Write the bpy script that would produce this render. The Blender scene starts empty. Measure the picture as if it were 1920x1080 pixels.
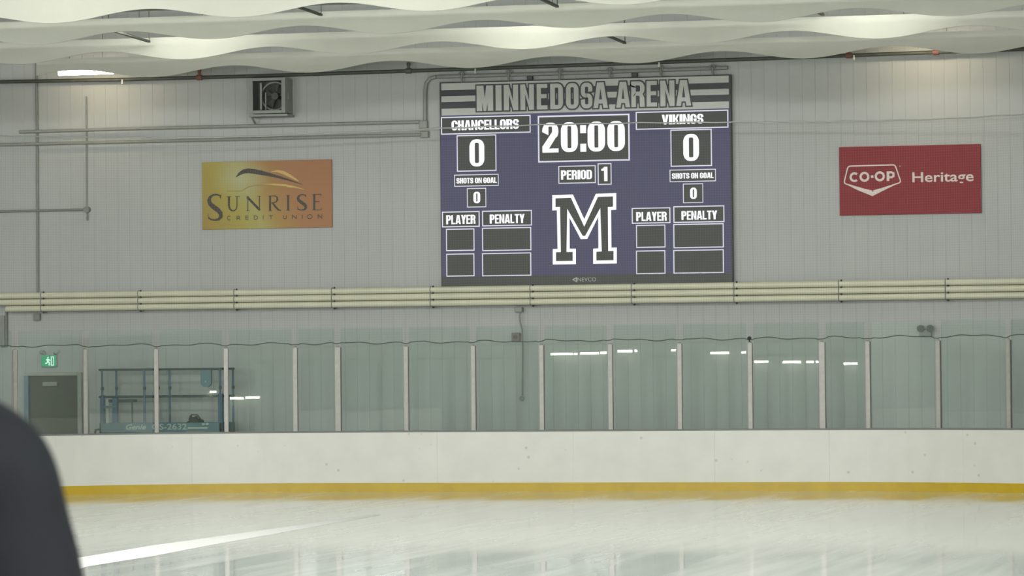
import bpy, bmesh, math, random
from mathutils import Vector, Matrix
random.seed(7)
sc = bpy.context.scene
COL = sc.collection
PI = math.pi

# ------------------------------------------------------------------ camera
F_PX, YAW, ROLL, CAM_H = 6900.0, math.radians(13.2), .0095, 2.14
PITCH = math.atan(150 / F_PX)
fwd = Vector((-math.sin(YAW) * math.cos(PITCH), math.cos(YAW) * math.cos(PITCH), math.sin(PITCH)))
rgt = Vector((math.cos(YAW), math.sin(YAW), 0))
upv = rgt.cross(fwd)
rgt = (rgt - ROLL * upv).normalized()
upv = rgt.cross(fwd).normalized()
CAM = Vector((0, 0, CAM_H))
cam_data = bpy.data.cameras.new('camera')
cam = bpy.data.objects.new('camera', cam_data)
COL.objects.link(cam)
cam.matrix_world = Matrix(((rgt.x, upv.x, -fwd.x, 0), (rgt.y, upv.y, -fwd.y, 0), (rgt.z, upv.z, -fwd.z, CAM_H), (0, 0, 0, 1)))
cam_data.sensor_width = 36
cam_data.lens = F_PX / 1920 * 36
cam_data.clip_start, cam_data.clip_end = .1, 300
cam_data.dof.use_dof = True
cam_data.dof.focus_distance = 64
cam_data.dof.aperture_fstop = 11
sc.camera = cam
sc.view_settings.view_transform = 'Standard'
sc.view_settings.look = 'None'
sc.view_settings.gamma = 1
sc.view_settings.exposure = 0.0
world = bpy.data.worlds.new('world')
sc.world = world
world.use_nodes = True
world.node_tree.nodes['Background'].inputs[0].default_value = (.5, .52, .5, 1)
world.node_tree.nodes['Background'].inputs[1].default_value = .05

# added fill lights, out of view, mostly low, facing the end wall
HALL_W = 435
for hx, hy, hz in ((-32, 20, 3.9), (-29.6, 20, 3.9), (-28.2, 20, 3.9), (-13.5, 20, 3.9), (-10.5, 20, 3.9), (-26.5, 6, 3.9), (-24.8, 6, 3.9), (-13, 6, 3.9), (-9.5, 6, 3.9), (-6.7, 6, 3.9),
                   (4.5, 2, 4.2), (6.5, 2, 4.2), (-14, -4.5, 7.3), (-5, -4.5, 7.3), (2, -4.5, 7.3)):
    ld = bpy.data.lights.new('hall_fill', 'AREA')
    ld.shape = 'RECTANGLE'
    ld.size, ld.size_y = 1.2, .5
    ld.energy = HALL_W
    ld.color = (1, 1, .985)
    lo = bpy.data.objects.new('hall_fill', ld)
    lo.location = (hx, hy, hz)
    lo.rotation_euler = (math.radians(80), 0, 0)
    COL.objects.link(lo)
# added fill, unseen under the roof; baffles shade the upper wall from it
HIGH_W = 380
for hx in (-26, -19, -12, -5, 2):
    ld = bpy.data.lights.new('roof_fill', 'AREA')
    ld.shape = 'RECTANGLE'
    ld.size, ld.size_y = 1.2, .3
    ld.energy = HIGH_W
    ld.color = (1, 1, .985)
    lo = bpy.data.objects.new('roof_fill', ld)
    lo.location = (hx, 32, 8.52)
    lo.rotation_euler = (math.radians(78), 0, 0)
    COL.objects.link(lo)
# ceiling luminaires over the ice
DOWN_W = 80
for hx in (-22, -14, -10, -5):
    for hy in ((32, 39, 46) if hx < -20 else (3, 11, 18, 25, 32, 39, 46)):
        ld = bpy.data.lights.new('down_light', 'AREA')
        ld.shape = 'RECTANGLE'
        ld.size, ld.size_y = 2.4, .4
        ld.energy = DOWN_W
        ld.color = (1, 1, .97)
        lo = bpy.data.objects.new('down_light', ld)
        lo.location = (hx, hy, 7.35)
        COL.objects.link(lo)

def ray(px, py):
    return fwd + (px - 960) / F_PX * rgt + (540 - py) / F_PX * upv
def at(px, py, Y):
    d = ray(px, py)
    return CAM + d * (Y / d.y)
def atd(px, py, dist):
    return CAM + ray(px, py) * dist

# ------------------------------------------------------------------ materials
def lin(c):
    return tuple((x / 255 / 12.92) if x / 255 <= .04045 else ((x / 255 + .055) / 1.055) ** 2.4 for x in c)
def mat(name, rgb, rough=.6, metal=0., var=.06, scale=6., bump=0., emit=None, es=0., spec=.5, stretch=(1, 1, 1)):
    m = bpy.data.materials.new(name)
    m.use_nodes = True
    nt = m.node_tree
    b = nt.nodes['Principled BSDF']
    b.inputs['Roughness'].default_value = rough
    b.inputs['Metallic'].default_value = metal
    b.inputs['Specular IOR Level'].default_value = spec
    tc = nt.nodes.new('ShaderNodeTexCoord')
    mp = nt.nodes.new('ShaderNodeMapping')
    mp.inputs['Scale'].default_value = stretch
    no = nt.nodes.new('ShaderNodeTexNoise')
    no.inputs['Scale'].default_value = scale
    no.inputs['Detail'].default_value = 4
    nt.links.new(tc.outputs['Object'], mp.inputs[0])
    nt.links.new(mp.outputs[0], no.inputs[0])
    cr = nt.nodes.new('ShaderNodeValToRGB')
    l = lin(rgb)
    cr.color_ramp.elements[0].position = .3
    cr.color_ramp.elements[1].position = .7
    cr.color_ramp.elements[0].color = tuple(x * (1 - var) for x in l) + (1,)
    cr.color_ramp.elements[1].color = tuple(min(1, x * (1 + var)) for x in l) + (1,)
    nt.links.new(no.outputs[0], cr.inputs[0])
    nt.links.new(cr.outputs[0], b.inputs['Base Color'])
    if bump:
        bp = nt.nodes.new('ShaderNodeBump')
        bp.inputs['Strength'].default_value = bump
        nt.links.new(no.outputs[0], bp.inputs['Height'])
        nt.links.new(bp.outputs[0], b.inputs['Normal'])
    if emit:
        b.inputs['Emission Color'].default_value = lin(emit) + (1,)
        b.inputs['Emission Strength'].default_value = es
    return m

M = {}
M['wall'] = mat('wall_steel', (184, 187, 184), .6, var=.03, scale=.7)
M['ceiling'] = mat('deck_steel', (176, 182, 174), .6, var=.05, scale=1)
M['concrete'] = mat('concrete', (140, 138, 130), .8, var=.12, scale=3, bump=.1)
M['side_wall'] = mat('side_wall', (170, 174, 166), .7, var=.05)
M['baffle'] = mat('baffle_fabric', (204, 205, 193), .85, var=.02, scale=3)
M['board'] = mat('board_plastic', (222, 223, 214), .35, var=.035, scale=2.5)
def scuffs(m, amount=.34):
    nt = m.node_tree; b = nt.nodes['Principled BSDF']
    src = b.inputs['Base Color'].links[0].from_socket
    tc = nt.nodes.new('ShaderNodeTexCoord')
    vo = nt.nodes.new('ShaderNodeTexVoronoi'); vo.inputs['Scale'].default_value = 3.2; vo.inputs['Randomness'].default_value = 1
    nt.links.new(tc.outputs['Object'], vo.inputs['Vector'])
    mr = nt.nodes.new('ShaderNodeMapRange'); mr.inputs[1].default_value = .05; mr.inputs[2].default_value = .11; mr.inputs[3].default_value = amount; mr.inputs[4].default_value = 0
    nt.links.new(vo.outputs['Distance'], mr.inputs[0])
    mx = nt.nodes.new('ShaderNodeMixRGB'); mx.inputs[2].default_value = lin((120, 122, 112)) + (1,)
    nt.links.new(mr.outputs[0], mx.inputs[0]); nt.links.new(src, mx.inputs[1]); nt.links.new(mx.outputs[0], b.inputs['Base Color'])
scuffs(M['board'])
M['yellow'] = mat('kick_yellow', (196, 166, 38), .4, var=.07, scale=4)
M['cap'] = mat('cap_grey', (120, 124, 120), .5)
M['seam'] = mat('seam_grey', (165, 167, 158), .6)
M['alu'] = mat('aluminium', (172, 171, 164), .45, .15, var=.08, scale=14)
M['alu_dark'] = mat('aluminium_gasket', (110, 112, 108), .6)
M['pvc'] = mat('cream_pipe', (222, 221, 196), .4, var=.05, scale=2)
M['clamp'] = mat('clamp_steel', (95, 96, 88), .5, .2)
M['black'] = mat('black_rubber', (48, 50, 48), .6)
M['conduit'] = mat('conduit_grey', (138, 141, 136), .5, var=.06)
M['conduit_light'] = mat('conduit_painted', (150, 153, 147), .5, var=.06)
M['dark_pipe'] = mat('dark_iron', (84, 87, 80), .55, .2, var=.15)
M['red'] = mat('red_fitting', (132, 84, 76), .5)
M['brass'] = mat('pale_metal', (225, 226, 215), .35, .2)
M['net'] = mat('net_cord', (132, 134, 128), .8)
M['rope'] = mat('rope_green', (84, 100, 90), .9)
M['steel_cable'] = mat('steel_cable', (176, 180, 174), .4, .3)
M['fan_box'] = mat('fan_housing', (150, 155, 149), .5, .1, var=.08)
M['fan_dark'] = mat('fan_inside', (98, 100, 94), .7, var=.15)
M['door'] = mat('door_paint', (88, 90, 80), .6, var=.08, scale=2)
M['door_frame'] = mat('door_frame_paint', (176, 176, 168), .5)
M['blue_frame'] = mat('blue_jamb', (122, 146, 160), .5)
M['lift_blue'] = mat('lift_blue', (76, 108, 136), .5, var=.1)
M['lift_teal'] = mat('lift_teal', (92, 126, 134), .5, var=.1)
M['lift_dark'] = mat('lift_dark', (62, 76, 82), .6)
M['lift_grey'] = mat('lift_grey', (150, 152, 146), .6)
M['bag'] = mat('bag_fabric', (58, 62, 56), .9, var=.2)
M['decal'] = mat('decal_pale', (186, 196, 186), .6)
M['sign_red'] = mat('sign_red', (142, 46, 52), .7, var=.04)
M['sign_white'] = mat('sign_white', (228, 214, 208), .5)
M['sign_ink'] = mat('sign_ink', (66, 58, 48), .5)
M['sign_gold'] = mat('sign_gold', (214, 180, 104), .5)
M['sign_line'] = mat('sign_line', (160, 136, 60), .5)
M['sb_frame'] = mat('board_cabinet', (66, 70, 66), .5)
M['header'] = mat('header_vinyl', (196, 199, 192), .5, var=.03)
M['header_dark'] = mat('header_dark', (58, 62, 64), .5)
M['led'] = mat('led_navy', (38, 38, 46), .6, emit=(62, 62, 88), es=1)
M['led_black'] = mat('led_black', (52, 53, 50), .6, emit=(46, 48, 46), es=1)
M['led_white'] = mat('led_white', (120, 120, 124), .6, emit=(252, 252, 255), es=1.0)
M['led_line'] = mat('led_line', (120, 120, 124), .6, emit=(222, 222, 236), es=.85)
M['tube'] = mat('tube_glow', (255, 255, 245), .5, emit=(255, 255, 246), es=44)
M['tube_soft'] = mat('tube_glow_soft', (255, 255, 245), .5, emit=(255, 255, 244), es=13)
M['tube_wall'] = mat('tube_glow_warm', (255, 255, 245), .5, emit=(255, 236, 202), es=26)
M['tube_far'] = mat('tube_glow_lobby', (255, 255, 245), .5, emit=(255, 255, 232), es=34)
M['fixture'] = mat('fixture_enamel', (205, 205, 198), .5)
M['exit_green'] = mat('exit_green', (40, 150, 104), .5, emit=(46, 150, 106), es=.55)
M['exit_white'] = mat('exit_white', (220, 240, 235), .5, emit=(215, 242, 236), es=.8)
M['exit_case'] = mat('exit_case', (176, 190, 182), .5)
M['brownbox'] = mat('box_brown', (140, 122, 116), .6)
M['skin'] = mat('skin', (196, 150, 126), .6)
M['jacket'] = mat('jacket_navy', (30, 33, 40), .85, var=.18, scale=9, bump=.15)
M['trousers'] = mat('trousers_dark', (40, 42, 46), .85)
M['hair'] = mat('hair_brown', (60, 46, 36), .7, var=.3, scale=40)
M['shoe'] = mat('shoe_black', (30, 30, 32), .6)
M['scrape'] = mat('scraped_ice', (238, 239, 236), .9, var=.02, scale=3, spec=.05)

def ice_material():
    m = bpy.data.materials.new('ice')
    m.use_nodes = True
    nt = m.node_tree
    b = nt.nodes['Principled BSDF']
    tc = nt.nodes.new('ShaderNodeTexCoord')
    mp = nt.nodes.new('ShaderNodeMapping')
    mp.inputs['Rotation'].default_value = (0, 0, math.radians(7))
    mp.inputs['Scale'].default_value = (1.1, .075, 1)
    no = nt.nodes.new('ShaderNodeTexNoise')
    no.inputs['Scale'].default_value = 1.1
    no.inputs['Detail'].default_value = 3.5
    no.inputs['Roughness'].default_value = .62
    nt.links.new(tc.outputs['Object'], mp.inputs[0])
    nt.links.new(mp.outputs[0], no.inputs[0])
    cr = nt.nodes.new('ShaderNodeValToRGB')
    cr.color_ramp.elements[0].position = .35
    cr.color_ramp.elements[0].color = lin((216, 219, 214)) + (1,)
    cr.color_ramp.elements[1].position = .68
    cr.color_ramp.elements[1].color = lin((236, 238, 232)) + (1,)
    nt.links.new(no.outputs[0], cr.inputs[0])
    nt.links.new(cr.outputs[0], b.inputs['Base Color'])
    rr = nt.nodes.new('ShaderNodeMapRange')
    rr.inputs[1].default_value, rr.inputs[2].default_value = .38, .66
    rr.inputs[3].default_value, rr.inputs[4].default_value = .045, .11
    nt.links.new(no.outputs[0], rr.inputs[0])
    nt.links.new(rr.outputs[0], b.inputs['Roughness'])
    b.inputs['IOR'].default_value = 1.31
    return m
M['ice'] = ice_material()

def glass_material():
    m = bpy.data.materials.new('rink_glass')
    m.use_nodes = True
    nt = m.node_tree
    nt.nodes.clear()
    out = nt.nodes.new('ShaderNodeOutputMaterial')
    tr = nt.nodes.new('ShaderNodeBsdfTransparent')
    tr.inputs[0].default_value = (.966, .998, .982, 1)
    gl = nt.nodes.new('ShaderNodeBsdfGlossy')
    gl.inputs['Roughness'].default_value = .0
    df = nt.nodes.new('ShaderNodeBsdfDiffuse')
    tc = nt.nodes.new('ShaderNodeTexCoord')
    no = nt.nodes.new('ShaderNodeTexNoise')
    no.inputs['Scale'].default_value = 2.2
    nt.links.new(tc.outputs['Object'], no.inputs[0])
    cr = nt.nodes.new('ShaderNodeValToRGB')
    cr.color_ramp.elements[0].color = (.30, .38, .33, 1)
    cr.color_ramp.elements[1].color = (.50, .56, .50, 1)
    nt.links.new(no.outputs[0], cr.inputs[0])
    nt.links.new(cr.outputs[0], df.inputs[0])
    fr = nt.nodes.new('ShaderNodeFresnel')
    fr.inputs[0].default_value = 1.45
    m1 = nt.nodes.new('ShaderNodeMixShader')
    m1.inputs[0].default_value = .06
    nt.links.new(tr.outputs[0], m1.inputs[1])
    nt.links.new(df.outputs[0], m1.inputs[2])
    m2 = nt.nodes.new('ShaderNodeMixShader')
    nt.links.new(fr.outputs[0], m2.inputs[0])
    nt.links.new(m1.outputs[0], m2.inputs[1])
    nt.links.new(gl.outputs[0], m2.inputs[2])
    nt.links.new(m2.outputs[0], out.inputs[0])
    return m
M['glass'] = glass_material()

def sunrise_material():
    """printed artwork: yellow to orange-brown with a pale glow, in object space (x 0..2.44, z 0..1.22)"""
    m = mat('sunrise_print', (139, 114, 49), .5)
    nt = m.node_tree
    b = nt.nodes['Principled BSDF']
    tc = nt.nodes.new('ShaderNodeTexCoord')
    sx = nt.nodes.new('ShaderNodeSeparateXYZ')
    nt.links.new(tc.outputs['Object'], sx.inputs[0])
    ma = nt.nodes.new('ShaderNodeMath'); ma.operation = 'MULTIPLY_ADD'
    ma.inputs[1].default_value = -.45; ma.inputs[2].default_value = .45
    nt.links.new(sx.outputs[2], ma.inputs[0])
    mb = nt.nodes.new('ShaderNodeMath'); mb.operation = 'SUBTRACT'
    nt.links.new(sx.outputs[0], mb.inputs[0]); nt.links.new(ma.outputs[0], mb.inputs[1])
    mr = nt.nodes.new('ShaderNodeMapRange')
    mr.inputs[1].default_value, mr.inputs[2].default_value = -.45, 2.4
    nt.links.new(mb.outputs[0], mr.inputs[0])
    cr = nt.nodes.new('ShaderNodeValToRGB')
    e = cr.color_ramp.elements
    e[0].position = 0; e[0].color = lin((164, 136, 57)) + (1,)
    e[1].position = 1; e[1].color = lin((168, 113, 68)) + (1,)
    for p, c in ((.28, (173, 160, 68)), (.40, (175, 168, 96)), (.52, (172, 139, 68)), (.68, (170, 119, 70))):
        k = e.new(p); k.color = lin(c) + (1,)
    nt.links.new(mr.outputs[0], cr.inputs[0])
    gr = nt.nodes.new('ShaderNodeMapping'); gr.vector_type = 'TEXTURE'
    gr.inputs['Location'].default_value = (.75, 0, .92); gr.inputs['Scale'].default_value = (.55, 1, .42)
    nt.links.new(tc.outputs['Object'], gr.inputs[0])
    sg = nt.nodes.new('ShaderNodeTexGradient'); sg.gradient_type = 'SPHERICAL'
    nt.links.new(gr.outputs[0], sg.inputs[0])
    mx = nt.nodes.new('ShaderNodeMixRGB')
    mx.inputs[2].default_value = lin((185, 183, 137)) + (1,)
    nt.links.new(sg.outputs['Fac'], mx.inputs[0]); nt.links.new(cr.outputs[0], mx.inputs[1])
    nt.links.new(mx.outputs[0], b.inputs['Base Color'])
    return m
M['sunrise'] = sunrise_material()

# ------------------------------------------------------------------ builders
ORG = {}
def tag(o, label=None, cat=None, group=None, kind=None):
    if label: o['label'] = label
    if cat: o['category'] = cat
    if group: o['group'] = group
    if kind: o['kind'] = kind
    return o
def thing(name, loc, label, cat, group=None, kind=None):
    o = bpy.data.objects.new(name, None)
    o.location = loc
    o.empty_display_size = .2
    COL.objects.link(o)
    ORG[o] = Vector(loc)
    return tag(o, label, cat, group, kind)

class MB:
    """collects faces in world coordinates; build() links them as one mesh object"""
    def __init__(s): s.v, s.f, s.sm = [], [], []
    def add(s, vs, fs, smooth=False):
        n = len(s.v)
        s.v += [Vector(p) for p in vs]
        s.f += [tuple(n + i for i in q) for q in fs]
        s.sm += [smooth] * len(fs)
        return s
    def box(s, p0, p1, bev=0.):
        a = Vector([min(p0[i], p1[i]) for i in range(3)]); b = Vector([max(p0[i], p1[i]) for i in range(3)])
        bm = bmesh.new()
        bmesh.ops.create_cube(bm, size=1)
        for v in bm.verts:
            v.co = Vector([(a[i] + b[i]) / 2 + v.co[i] * (b[i] - a[i]) for i in range(3)])
        if bev:
            bev = min(bev, .45 * min(b - a))
            bmesh.ops.bevel(bm, geom=list(bm.edges), offset=bev, segments=2, affect='EDGES', profile=.5)
        s.take(bm)
        return s
    def take(s, bm, mtx=None, smooth=False):
        if mtx: bm.transform(mtx)
        bm.verts.index_update()
        s.add([v.co.copy() for v in bm.verts], [[v.index for v in f.verts] for f in bm.faces], smooth)
        bm.free()
    def bar(s, a, b, w, h=None, up=Vector((0, 0, 1))):
        a, b = Vector(a), Vector(b); h = h or w
        d = (b - a).normalized()
        x = d.cross(up)
        if x.length < 1e-4: x = d.cross(Vector((0, 1, 0)))
        x.normalize(); y = x.cross(d)
        vs = [p + x * (w / 2 * i) + y * (h / 2 * j) for p in (a, b) for i, j in ((-1, -1), (1, -1), (1, 1), (-1, 1))]
        return s.add(vs, [(3, 2, 1, 0), (4, 5, 6, 7), (0, 1, 5, 4), (1, 2, 6, 5), (2, 3, 7, 6), (3, 0, 4, 7)])
    def tube(s, pts, r, n=10, caps=True):
        pts = [Vector(p) for p in pts]
        rs = r if isinstance(r, (list, tuple)) else [r] * len(pts)
        vs, fs = [], []
        prev = None
        for i, p in enumerate(pts):
            t = (pts[min(i + 1, len(pts) - 1)] - pts[max(i - 1, 0)]).normalized()
            if prev is None:
                x = t.cross(Vector((0, 0, 1)))
                if x.length < 1e-3: x = t.cross(Vector((0, 1, 0)))
            else:
                x = prev - t * prev.dot(t)
            x.normalize(); prev = x; y = t.cross(x)
            vs += [p + (x * math.cos(2 * PI * k / n) + y * math.sin(2 * PI * k / n)) * rs[i] for k in range(n)]
        for i in range(len(pts) - 1):
            for k in range(n):
                fs.append((i * n + k, i * n + (k + 1) % n, (i + 1) * n + (k + 1) % n, (i + 1) * n + k))
        s.add(vs, fs, True)
        if caps:
            s.add(vs[:n], [tuple(range(n))[::-1]]); s.add(vs[-n:], [tuple(range(n))])
        return s
    def sphere(s, c, r, sub=2, sc3=(1, 1, 1)):
        bm = bmesh.new()
        bmesh.ops.create_icosphere(bm, subdivisions=sub, radius=r)
        s.take(bm, Matrix.Translation(c) @ Matrix.Diagonal(Vector(sc3)).to_4x4(), True)
        return s
    def prism(s, poly, y0, y1):
        """poly: (x, z) outline facing -Y, extruded from y0 (front) to y1"""
        n = len(poly)
        vs = [(x, y0, z) for x, z in poly] + [(x, y1, z) for x, z in poly]
        fs = [tuple(range(n)), tuple(range(2 * n - 1, n - 1, -1))] + [(i, i + n, (i + 1) % n + n, (i + 1) % n) for i in range(n)]
        return s.add(vs, fs)
    def build(s, name, material, parent=None, label=None):
        me = bpy.data.meshes.new(name)
        if parent is not None:
            o0 = ORG[parent]
        else:
            mn = [min(v[i] for v in s.v) for i in range(3)]; mx = [max(v[i] for v in s.v) for i in range(3)]
            o0 = Vector(((mn[0] + mx[0]) / 2, (mn[1] + mx[1]) / 2, mn[2]))
        me.from_pydata([v - o0 for v in s.v], [], s.f)
        me.polygons.foreach_set('use_smooth', s.sm)
        bm = bmesh.new(); bm.from_mesh(me); bmesh.ops.recalc_face_normals(bm, faces=bm.faces); bm.to_mesh(me); bm.free()
        me.materials.append(material)
        o = bpy.data.objects.new(name, me)
        COL.objects.link(o)
        ORG[o] = o0
        if parent is not None: o.parent = parent
        else: o.location = o0
        if label: o['label'] = label
        return o

class FLAT(MB):
    """flat artwork on a plane of constant Y, seen from -Y; thin slabs"""
    def __init__(s, y, n=8, step=.0003):
        super().__init__(); s.y, s.k, s.n, s.step = y, 0, n, step
    def poly(s, pts):
        y = s.y - s.step * (s.k % s.n); s.k += 1
        s.add([(x, y, z) for x, z in pts], [tuple(range(len(pts)))]); return s
    def grown(s, pts, d):
        """the polygon with every side moved outwards by d"""
        p = []
        for q in pts:
            q = Vector(q)
            if not p or (q - p[-1]).length > 5e-4: p.append(q)
        if len(p) > 2 and (p[0] - p[-1]).length < 5e-4: p.pop()
        if len(p) < 3: return s
        ar = sum(p[i - 1].x * p[i].y - p[i].x * p[i - 1].y for i in range(len(p)))
        sg = -1 if ar > 0 else 1
        out = []
        for i, q in enumerate(p):
            d1, d2 = (q - p[i - 1]).normalized(), (p[(i + 1) % len(p)] - q).normalized()
            n1, n2 = Vector((-d1.y, d1.x)) * sg, Vector((-d2.y, d2.x)) * sg
            if n1.dot(n2) < -.2: out += [q + (n1 + d1 * .6) * d, q + (n2 - d2 * .6) * d]
            else:
                m = (n1 + n2).normalized(); out.append(q + m * d / max(.6, m.dot(n1)))
        return s.poly(out)
    def rect(s, x0, z0, x1, z1):
        return s.poly([(x0, z0), (x1, z0), (x1, z1), (x0, z1)])
    def frame(s, x0, z0, x1, z1, w):
        s.rect(x0, z0, x1, z0 + w); s.rect(x0, z1 - w, x1, z1)
        s.rect(x0, z0 + w, x0 + w, z1 - w); s.rect(x1 - w, z0 + w, x1, z1 - w); return s
    def stroke(s, pts, w, closed=False, ml=.35):
        pts = [Vector(p) for p in pts]; n = len(pts)
        ws = w if isinstance(w, (list, tuple)) else [w] * n
        L, R = [], []
        for i, p in enumerate(pts):
            a = pts[i - 1] if (i > 0 or closed) else None
            b = pts[(i + 1) % n] if (i < n - 1 or closed) else None
            d1 = (p - a).normalized() if a is not None else (b - p).normalized()
            d2 = (b - p).normalized() if b is not None else d1
            n1 = Vector((-d1.y, d1.x)); n2 = Vector((-d2.y, d2.x))
            m = n1 + n2
            m = m.normalized() if m.length > 1e-6 else n1
            k = ws[i] / 2 / max(ml, m.dot(n1))
            L.append(p + m * k); R.append(p - m * k)
        for i in range(n if closed else n - 1):
            j = (i + 1) % n
            s.poly([R[i], R[j], L[j], L[i]])
        return s

# ---------------------------------------------------------------- lettering (drawn by hand, heavy condensed)
def rring(x0, z0, x1, z1, a, b, ro, corners=(1, 1, 1, 1), n=6):
    """quads of a rounded ring; corners: br, tr, tl, bl rounded or square"""
    def path(x0, z0, x1, z1, r):
        out = []
        rx = min(r, (x1 - x0) / 2 * .98); rz = min(r * 1.15, (z1 - z0) / 2 * .98)
        for k, (cx, cz, a0) in enumerate(((x1, z0, -90), (x1, z1, 0), (x0, z1, 90), (x0, z0, 180))):
            q, w = (rx, rz) if corners[k] else (1e-4, 1e-4)
            sx = -1 if cx == x1 else 1; sz = 1 if cz == z0 else -1
            for i in range(n + 1):
                t = math.radians(a0 + 90 * i / n)
                out.append((cx + sx * q + math.cos(t) * q, cz + sz * w + math.sin(t) * w))
        return out
    def dens(o, i):
        O, I = [], []
        m = len(o)
        for k in range(m):
            p, q = Vector(o[k]), Vector(o[(k + 1) % m]); u, v = Vector(i[k]), Vector(i[(k + 1) % m])
            st = 8 if (p - q).length > .12 * abs(z1 - z0) else 1
            for t in range(st):
                O.append(p.lerp(q, t / st)); I.append(u.lerp(v, t / st))
        return O, I
    O, I = dens(path(x0, z0, x1, z1, ro), path(x0 + a, z0 + b, x1 - a, z1 - b, max(.02 * (x1 - x0), ro - a * .95)))
    m = len(O)
    qs = [[O[k], O[(k + 1) % m], I[(k + 1) % m], I[k]] for k in range(m)]
    return [q for q in qs if max((q[0] - q[1]).length, (q[2] - q[3]).length) > .002 * (x1 - x0)]
def qc(q):
    return sum((p[0] for p in q)) / 4, sum((p[1] for p in q)) / 4

def glyph(ch, x0, z0, x1, z1, st=.37, br=.155):
    """polygons of one heavy condensed letter filling the box"""
    w, h = x1 - x0, z1 - z0
    a, b = w * st, h * br
    R = lambda p, q, r, s: [(x0 + p, z0 + q), (x0 + r, z0 + q), (x0 + r, z0 + s), (x0 + p, z0 + s)]
    P = lambda *pts: [(x0 + p * w, z0 + q * h) for p, q in pts]
    ro = w * .42
    ring = lambda zb=0, zt=1, c=(1, 1, 1, 1): rring(x0, z0 + zb * h, x1, z0 + zt * h, a, b, ro, c)
    if ch == 'I': return [R(0, 0, w, h)]
    if ch == 'L': return [R(0, 0, a, h), R(a, 0, w, b)]
    if ch == 'E': return [R(0, 0, a, h), R(a, 0, w, b), R(a, h - b, w, h), R(a, h * .44, w * .93, h * .44 + b)]
    if ch == 'H': return [R(0, 0, a, h), R(w - a, 0, w, h), R(a, h * .44, w - a, h * .6)]
    if ch == 'T': return [R(0, h - b, w, h), R(w / 2 - a / 2, 0, w / 2 + a / 2, h - b)]
    if ch == 'N': return [R(0, 0, a * .85, h), R(w - a * .85, 0, w, h), P((.18, 1), (.34, 1), (.82, 0), (.66, 0))]
    if ch == 'M':
        s = st * .8
        return [R(0, 0, w * s, h), R(w - w * s, 0, w, h), P((s * .5, 1), (s + .08, 1), (.58, 0), (.42, 0)), P((1 - s * .5, 1), (.92 - s, 1), (.42, 0), (.58, 0))]
    if ch == 'V': return [P((0, 1), (.38, 1), (.55, .15), (.68, 0), (.32, 0)), P((1, 1), (.62, 1), (.45, .15), (.32, 0), (.68, 0))]
    if ch == 'Y': return [P((0, 1), (.37, 1), (.64, .42), (.32, .36)), P((1, 1), (.63, 1), (.36, .42), (.68, .36)), R(w / 2 - a / 2, 0, w / 2 + a / 2, h * .46)]
    if ch == 'A': return [P((0, 0), (.32, 0), (.52, .86), (.72, 1), (.27, 1)), P((1, 0), (.68, 0), (.48, .86), (.28, 1), (.73, 1)), P((.24, .17), (.76, .17), (.72, .33), (.28, .33))]
    if ch == 'K': return [R(0, 0, a, h), P((.33, .5), (.33, .38), (.66, 1), (1, 1), (.6, .42)), P((.42, .62), (.64, .66), (1, 0), (.64, 0))]
    if ch in 'O0': return ring()
    if ch == 'D': return ring(c=(1, 1, 0, 0))
    if ch == 'C': return [q for q in ring() if not (qc(q)[0] > x0 + w * .6 and z0 + .37 * h < qc(q)[1] < z0 + .63 * h)]
    if ch == 'G': return [q for q in ring() if not (qc(q)[0] > x0 + w * .6 and z0 + .52 * h < qc(q)[1] < z0 + .64 * h)] + [R(w * .52, h * .38, w, h * .53)]
    if ch == 'S':
        t = [q for q in ring(.42, 1) if not (qc(q)[0] > x0 + w * .55 and qc(q)[1] < z0 + h * .66)]
        u = [q for q in ring(0, .58) if not (qc(q)[0] < x0 + w * .45 and qc(q)[1] > z0 + h * .34)]
        return t + u
    if ch == 'P': return [R(0, 0, a, h)] + ring(.40, 1, (1, 1, 0, 0))
    if ch == 'R': return [R(0, 0, a, h)] + ring(.44, 1, (1, 1, 0, 0)) + [P((.45, .5), (.85, .5), (.97, .36), (1, 0), (.64, 0), (.62, .4))]
    if ch == '1': return [R(w - w * .55, 0, w, h), P((.45, 1), (.45, .72), (0, .72), (0, .84), (.3, .9))]
    if ch == '2':
        t = [q for q in ring(.42, 1) if not (qc(q)[1] < z0 + h * .64 and qc(q)[0] < x0 + w * .64) and not qc(q)[1] < z0 + h * .52]
        return t + [P((1, .7), (.63, .7), (.0, .2), (0, 0), (.4, .12), (.98, .62)), R(0, 0, w, b)]
    if ch == ':': return [R(0, 0, w, h * .27), R(0, h * .62, w, h * .89)]
    return []
def span_text(fl, text, x0, z0, x1, z1, gap=.07, space=.35, wide=None, **kw):
    """letters spread evenly over the box; relative widths by letter"""
    W = {'I': .5, 'M': 1.4, 'A': 1.08, 'V': 1.05, 'Y': 1.02, 'L': .8, 'E': .8, 'T': .9, ' ': space, '1': .62, ':': .5}
    tot = sum(W.get(c, 1) for c in text) + gap * (len(text) - 1)
    u = (x1 - x0) / tot
    x = x0
    for c in text:
        w = W.get(c, 1) * u
        if c != ' ':
            for q in glyph(c, x, z0, x + w, z1, **({'st': .4} | kw)): fl.poly(q)
        x += w + gap * u
    return fl
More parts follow.
